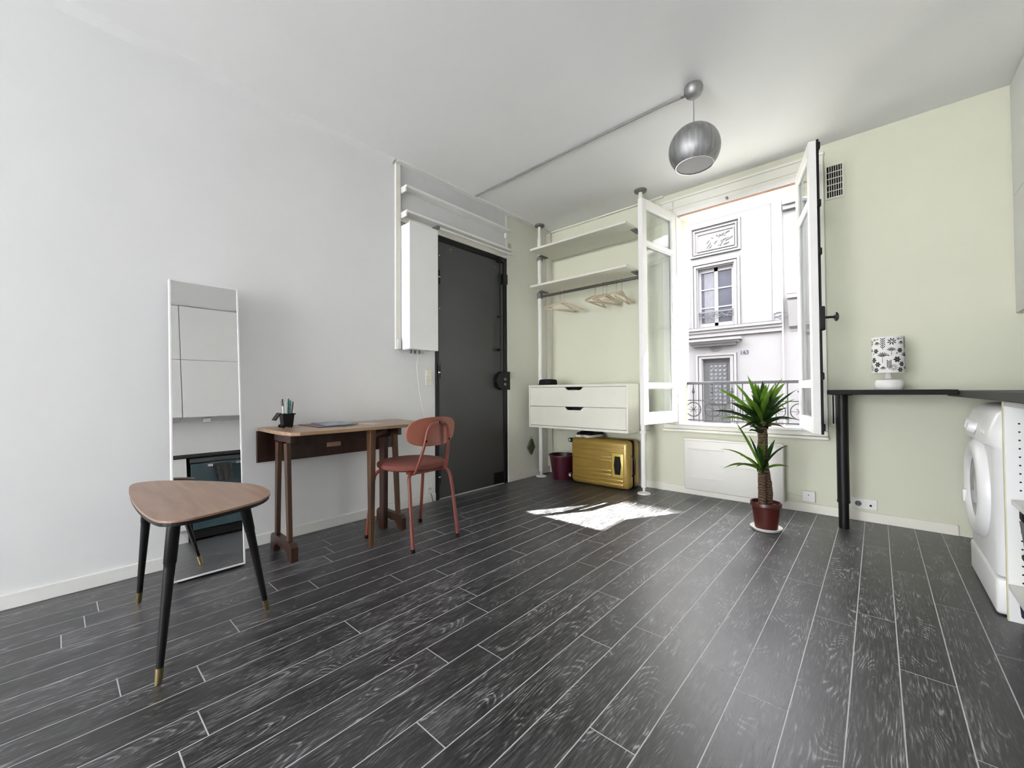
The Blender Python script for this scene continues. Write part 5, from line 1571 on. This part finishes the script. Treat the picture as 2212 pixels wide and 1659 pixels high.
def petal(cx, cz, ang, l, w, r0=0.003):
    ca, sa = math.cos(ang), math.sin(ang)
    P = []
    for i in range(12):
        th = 2 * math.pi * i / 12
        x = r0 + l / 2 + l / 2 * math.cos(th); y = w / 2 * math.sin(th) * (0.7 + 0.3 * math.cos(th))
        P.append((cx + x * ca - y * sa, cz + x * sa + y * ca))
    ink(P)


def stem(x0, z0, x1, z1, w=0.0022):
    dx, dz = x1 - x0, z1 - z0; l = math.hypot(dx, dz); nx, nz = -dz / l * w / 2, dx / l * w / 2
    ink([(x0 - nx, z0 - nz), (x1 - nx, z1 - nz), (x1 + nx, z1 + nz), (x0 + nx, z0 + nz)])


def daisy(cx, cz, r, n, w):
    for i in range(n):
        petal(cx, cz, 2 * math.pi * i / n + 0.3, r, w)


def tulip(cx, cz, r):
    for i in range(7):
        petal(cx, cz, math.radians(25 + i * 130 / 6), r, r * 0.24, 0.002)
    stem(cx, cz, cx, cz - r * 1.3)


def fern(cx, z0, l):
    stem(cx, z0, cx, z0 + l)
    for i in range(5):
        z = z0 + l * (0.12 + 0.17 * i)
        for s in (0, 1):
            petal(cx, z, math.radians(50 if s else 130), 0.017, 0.006, 0.001)


def bell(cx, cz, r):
    for i in range(5):
        petal(cx, cz + r * 0.7, math.radians(225 + i * 22.5), r * 1.4, r * 0.34, 0.001)


def rosette(cx, cz, r):
    for i in range(6):
        a = 2 * math.pi * i / 6
        petal(cx, cz, a, r, r * 0.85, 0.0015)


W_ = 2 * math.pi * SR
for k in range(4):
    o_ = (k - 0.5) * W_ / 4
    daisy(o_ - 0.042, 0.190, 0.019, 8, 0.0085); tulip(o_ - 0.044, 0.132, 0.022); rosette(o_ - 0.018, 0.080, 0.017); daisy(o_ - 0.036, 0.032, 0.018, 13, 0.0035)
    bell(o_ + 0.006, 0.182, 0.016); rosette(o_ - 0.002, 0.135, 0.014); bell(o_ - 0.010, 0.205, 0.010); tulip(o_ + 0.034, 0.098, 0.028); fern(o_ + 0.036, 0.142, 0.072)
    rosette(o_ + 0.008, 0.052, 0.015); rosette(o_ - 0.002, 0.018, 0.014); fern(o_ - 0.056, 0.020, 0.055); bell(o_ + 0.036, 0.030, 0.014); petal(o_ - 0.026, 0.110, 0.9, 0.014, 0.007); petal(o_ - 0.052, 0.098, 2.3, 0.014, 0.007); petal(o_ + 0.018, 0.212, 3.6, 0.014, 0.006)
make(g, 'printed_flowers', INK, shd)
g = Bm()
for a in (0, 2.1, 4.2):
    g.cyl((LX, LY, SZ_0 + 0.01), (LX + (SR - 0.002) * math.cos(a), LY + (SR - 0.002) * math.sin(a), SZ_0 + 0.012), 0.0015, seg=6)
make(g, 'shade_carrier', CHROME, t)

# ------------------------------------------------------------------ kitchen run along the right wall
KX = 0.345
# worktop
g = Bm(); g.box(0.327, XR - 0.002, 0.18, YB - 0.002, TZ0 - 0.012, TZ1 - 0.006, 0.003)
tag(make(g, 'worktop', mat('dark_grey_worktop', (0.020, 0.020, 0.020), 0.55, var=0.1, scale=20, spec=0.3)), 'long dark grey kitchen worktop along the right wall', 'worktop')
# washing machine
WMW = mat('washing_machine_white', (0.82, 0.82, 0.82), 0.28, var=0.01)
WMG = mat('smoked_door_glass', (0.10, 0.10, 0.11), 0.08, var=0.1)
wy0, wy1 = 2.500, 3.092
t = thing('washing_machine', 'white front loading washing machine under the dark worktop', 'washing machine', (0.62, 2.80, 0))
g = Bm()
# body: rounded front corners through a profile in plan
prof = [(KX + 0.020, 0.150), (KX, 0.155), (KX, 0.655), (KX - 0.018, 0.672), (KX - 0.012, 0.725), (KX + 0.010, 0.795), (KX + 0.035, 0.822), (KX + 0.075, 0.832), (0.90, 0.834), (0.90, 0.150)]
n = len(prof)
ys = [wy0, wy0 + 0.012, wy0 + 0.035, wy1 - 0.035, wy1 - 0.012, wy1]
ins = [0.030, 0.010, 0.0, 0.0, 0.010, 0.030]
rows = []
for y, i_ in zip(ys, ins):
    rows.append([g.b.verts.new((x + (i_ if x < 0.5 else 0), y, z)) for x, z in prof])
for A, B_ in zip(rows[:-1], rows[1:]):
    for k in range(n):
        l = (k + 1) % n
        g.b.faces.new((A[k], B_[k], B_[l], A[l]))
g.b.faces.new(rows[0]); g.b.faces.new(rows[-1][::-1])
make(g, 'machine_body', WMW, t, True)
g = Bm(); g.box(KX - 0.004, 0.88, wy0 + 0.004, wy1 - 0.004, 0.004, 0.146, 0.012, 3); make(g, 'kick_panel', WMW, t, True)
yc, zc = 2.800, 0.452
g = Bm(); g.lathe([(0.218, 0.0), (0.218, 0.010), (0.210, 0.026), (0.196, 0.034), (0.172, 0.036), (0.142, 0.026), (0.136, 0.018)], (KX + 0.002, yc, zc), (-1, 0, 0), 56, True, False); dw = make(g, 'porthole_ring', WMW, t, True)
g = Bm(); g.lathe([(0.137, 0.014), (0.135, 0.020), (0.10, 0.016), (0.05, 0.012), (0, 0.010)], (KX + 0.002, yc, zc), (-1, 0, 0), 48, True, False); make(g, 'porthole_glass', WMG, dw, True)
g = Bm(); g.box(KX - 0.042, KX - 0.026, yc + 0.145, yc + 0.185, zc - 0.10, zc - 0.04, 0.006); make(g, 'porthole_latch', WMW, dw, True)
for y, z, r in ((2.865, 0.728, 0.019), (2.800, 0.720, 0.022)):
    g = Bm(); g.lathe([(r * 1.15, 0), (r * 1.1, 0.006), (r, 0.022), (r * 0.8, 0.027), (0, 0.027)], (KX - 0.012, y, z), (-1, 0, 0.25), 24); make(g, 'knob', WMW, t, True)
g = Bm(); g.box(KX - 0.012, KX - 0.004, 2.94, 3.07, 0.69, 0.75, 0.003); make(g, 'soap_drawer', WMW, t)
for y in (2.60, 2.64, 2.68):
    g = Bm(); g.lathe([(0.008, 0), (0.007, 0.006), (0, 0.006)], (KX - 0.010, y, 0.715), (-1, 0, 0.25), 14); make(g, 'push_button', PLAST, t, True)
# open cabinet beside it
cy0, cy1, cx0, cx1 = 1.890, 2.484, 0.368, 0.930
t = thing('open_cabinet', 'white open kitchen cabinet with shelves beside the washing machine', 'cabinet', (0.65, 2.19, 0))
EDGE = mat('yellowed_edge_band', (0.68, 0.66, 0.44), 0.5)
HOLE = MBLACK
for ya_, yb_, nm in ((cy1 - 0.018, cy1, 'side_panel'), (cy0, cy0 + 0.018, 'side_panel')):
    g = Bm(); g.box(cx0, cx1, ya_, yb_, 0.0, 0.848, 0.001); sp = make(g, nm, LACQ, t)
    g = Bm(); g.box(cx0 - 0.003, cx0 - 0.0003, ya_, yb_, 0.0, 0.848); make(g, 'edge_band', EDGE, sp)
    if ya_ > 2.2:
        for k in range(20):
            z = 0.155 + k * 0.032
            if abs(z - 0.462) < 0.04:
                continue
            g = Bm(); g.lathe([(0.0032, 0), (0.0032, 0.0012)], (cx0 + 0.037, ya_, z), (0, -1, 0), 8); make(g, 'peg_hole', HOLE, sp)
        STAIN = mat('dark_violet_stain', (0.012, 0.010, 0.030), 0.6, var=0.2)
        g = Bm(); g.prism([(-0.010, -0.050), (0.004, -0.062), (0.013, -0.03), (0.016, 0.0), (0.006, 0.018), (0.004, 0.055), (-0.003, 0.062), (-0.004, 0.02), (-0.014, 0.0)], (cx0 + 0.040, ya_ - 0.0008, 0.075), (1, 0, 0), (0, 0, 1), (0, 0.0006, 0)); make(g, 'ink_stain', STAIN, sp)
for z, nm in ((0.830, 'top_panel'), (0.452, 'shelf'), (0.125, 'bottom_shelf')):
    g = Bm(); g.box(cx0 + (0.012 if nm == 'shelf' else 0.0), cx1, cy0 + 0.0185, cy1 - 0.0185, z, z + 0.018, 0.001); make(g, nm, LACQ, t)
g = Bm(); g.box(cx1 - 0.006, cx1, cy0 + 0.0185, cy1 - 0.0185, 0.144, 0.829); make(g, 'back_panel', LACQ, t)
# things in the cabinet
t = thing('power_drill', 'black tool hanging under the shelf of the open cabinet', 'tool', (0.45, 2.42, 0.36))
g = Bm(); g.box(0.395, 0.50, 2.385, 2.450, 0.395, 0.4500, 0.012); make(g, 'tool_body', MBLACK, t)
g = Bm(); g.cyl((0.415, 2.43, 0.270), (0.402, 2.43, 0.398), 0.009, seg=12); make(g, 'tool_rod', GREYM, t, True)
g = Bm(); g.box(0.398, 0.43, 2.40, 2.445, 0.250, 0.272, 0.006); make(g, 'tool_tip', MBLACK, t)
t = thing('yellow_packet', 'crumpled pale yellow packet on the cabinet bottom shelf', 'packet', (0.49, 2.38, 0.143))
YEL = mat('pale_yellow_wrapper', (0.58, 0.60, 0.22), 0.55, var=0.2, scale=30, bump=0.6, bscale=40)
g = Bm()
g.prism([(-0.09, 0.0), (0.10, 0.0), (0.11, 0.08), (0.03, 0.125), (-0.045, 0.118), (-0.085, 0.07)], (0.50, 2.33, 0.1435), (1, 0, 0), (0, 0, 1), (0, 0.09, 0), 0.012); make(g, 'packet_body', YEL, t, True)
# lower units
UNIT = mat('white_unit_front', (0.80, 0.80, 0.79), 0.38, var=0.01)


def base_unit(y0, y1, label):
    t = thing('base_cabinet', label, 'cabinet', (0.65, (y0 + y1) / 2, 0))
    g = Bm(); g.box(KX + 0.022, XR - 0.005, y0 + 0.001, y1 - 0.001, 0.12, 0.850); make(g, 'cabinet_body', UNIT, t)
    g = Bm(); g.box(KX, KX + 0.0195, y0 + 0.003, y1 - 0.003, 0.125, 0.848, 0.002); d = make(g, 'cabinet_door', UNIT, t)
    g = Bm(); g.tube([(KX, y0 + 0.06, 0.79), (KX - 0.025, y0 + 0.065, 0.79), (KX - 0.025, y0 + 0.155, 0.79), (KX, y0 + 0.16, 0.79)], 0.005, 8); make(g, 'door_handle', CHROME, d, True)
    g = Bm(); g.box(KX + 0.05, KX + 0.065, y0 + 0.001, y1 - 0.001, 0.0, 0.119); make(g, 'plinth', UNIT, t)


base_unit(0.200, 0.930, 'white base cabinet at the left of the oven reflected in the mirror')
base_unit(1.440, 1.886, 'white base cabinet between the oven and the open cabinet')
t = thing('oven', 'dark steel oven with chrome handle reflected in the mirror', 'oven', (0.65, 1.185, 0))
OVG = mat('dark_teal_oven_glass', (0.035, 0.060, 0.070), 0.12, var=0.15)
OVB = mat('dark_oven_steel', (0.06, 0.065, 0.07), 0.3, 0.4, var=0.08)
g = Bm(); g.box(KX + 0.022, XR - 0.005, 0.936, 1.434, 0.02, 0.850); make(g, 'oven_body', MBLACK, t)
g = Bm(); g.box(KX + 0.002, KX + 0.0215, 0.958, 1.412, 0.795, 0.838, 0.002); make(g, 'control_strip', OVB, t)
g = Bm(); g.box(KX, KX + 0.0215, 0.962, 1.408, 0.110, 0.785, 0.004); od = make(g, 'oven_door', OVG, t)
g = Bm(); g.cyl((KX - 0.040, 1.115, 0.748), (KX - 0.040, 1.385, 0.748), 0.009, seg=12); oh = make(g, 'oven_handle', OVB, od, True)
for y in (1.120, 1.380):
    g = Bm(); g.box(KX - 0.052, KX, y - 0.022, y + 0.022, 0.735, 0.762, 0.003); make(g, 'handle_bracket', CHROME, od)
g = Bm(); g.lathe([(0.008, 0), (0.006, 0.006), (0, 0.006)], (KX, 1.24, 0.60), (-1, 0, 0), 12); make(g, 'door_badge', CHROME, od, True)
# towel over the handle
TOW = mat('dark_grey_towel', (0.060, 0.058, 0.058), 0.95, var=0.25, scale=40, bump=0.6, bscale=200)
g = Bm()
secs = []
for i in range(9):
    y = 1.165 + 0.15 * i / 8
    wv = 0.006 * math.sin(i * 2.1)
    P = [(KX - 0.022 + wv * 0.3, y, 0.610), (KX - 0.024, y, 0.70), (KX - 0.028, y, 0.757), (KX - 0.040, y, 0.7615), (KX - 0.053, y, 0.755), (KX - 0.056 + wv, y, 0.70), (KX - 0.060 + wv * 1.5, y + 0.004, 0.575 + 0.01 * math.sin(i))]
    secs.append([g.b.verts.new(p) for p in P])
for A, B_ in zip(secs[:-1], secs[1:]):
    for k in range(len(A) - 1):
        g.b.faces.new((A[k], A[k + 1], B_[k + 1], B_[k]))
bmesh.ops.solidify(g.b, geom=list(g.b.faces), thickness=-0.004)
tag(make(g, 'tea_towel', TOW, None, True), 'dark grey tea towel hung over the oven handle', 'towel')
# wall cupboards
UX = 0.605
for y0, y1, lb in ((0.20, 0.955, 'white wall cupboard left of the oven seen in the mirror'), (0.958, 1.605, 'white wall cupboard above the oven seen in the mirror'), (1.608, 2.64, 'white wall cupboard above the open cabinet'), (2.643, 3.684, 'white wall cupboard in the corner beside the window wall')):
    t = thing('wall_cupboard', lb, 'cupboard', (0.78, (y0 + y1) / 2, 1.33))
    g = Bm(); g.box(UX + 0.020, XR - 0.002, y0, y1, 1.33, 2.655); make(g, 'cupboard_body', UNIT, t)
    for z0, z1 in ((1.332, 2.000), (2.004, 2.653)):
        g = Bm(); g.box(UX, UX + 0.0195, y0 + 0.002, y1 - 0.002, z0, z1, 0.002); make(g, 'cupboard_door', UNIT, t)
t = thing('hood_switch', 'small white switch box under the cupboard above the oven', 'switch', (0.74, 1.20, 1.285))
g = Bm(); g.box(0.715, 0.765, 1.17, 1.235, 1.288, 1.3295, 0.004); make(g, 'switch_box', PLAST, t)
g = Bm(); g.box(0.722, 0.758, 1.18, 1.225, 1.283, 1.2885, 0.002); make(g, 'switch_rocker', CPLAST, t)
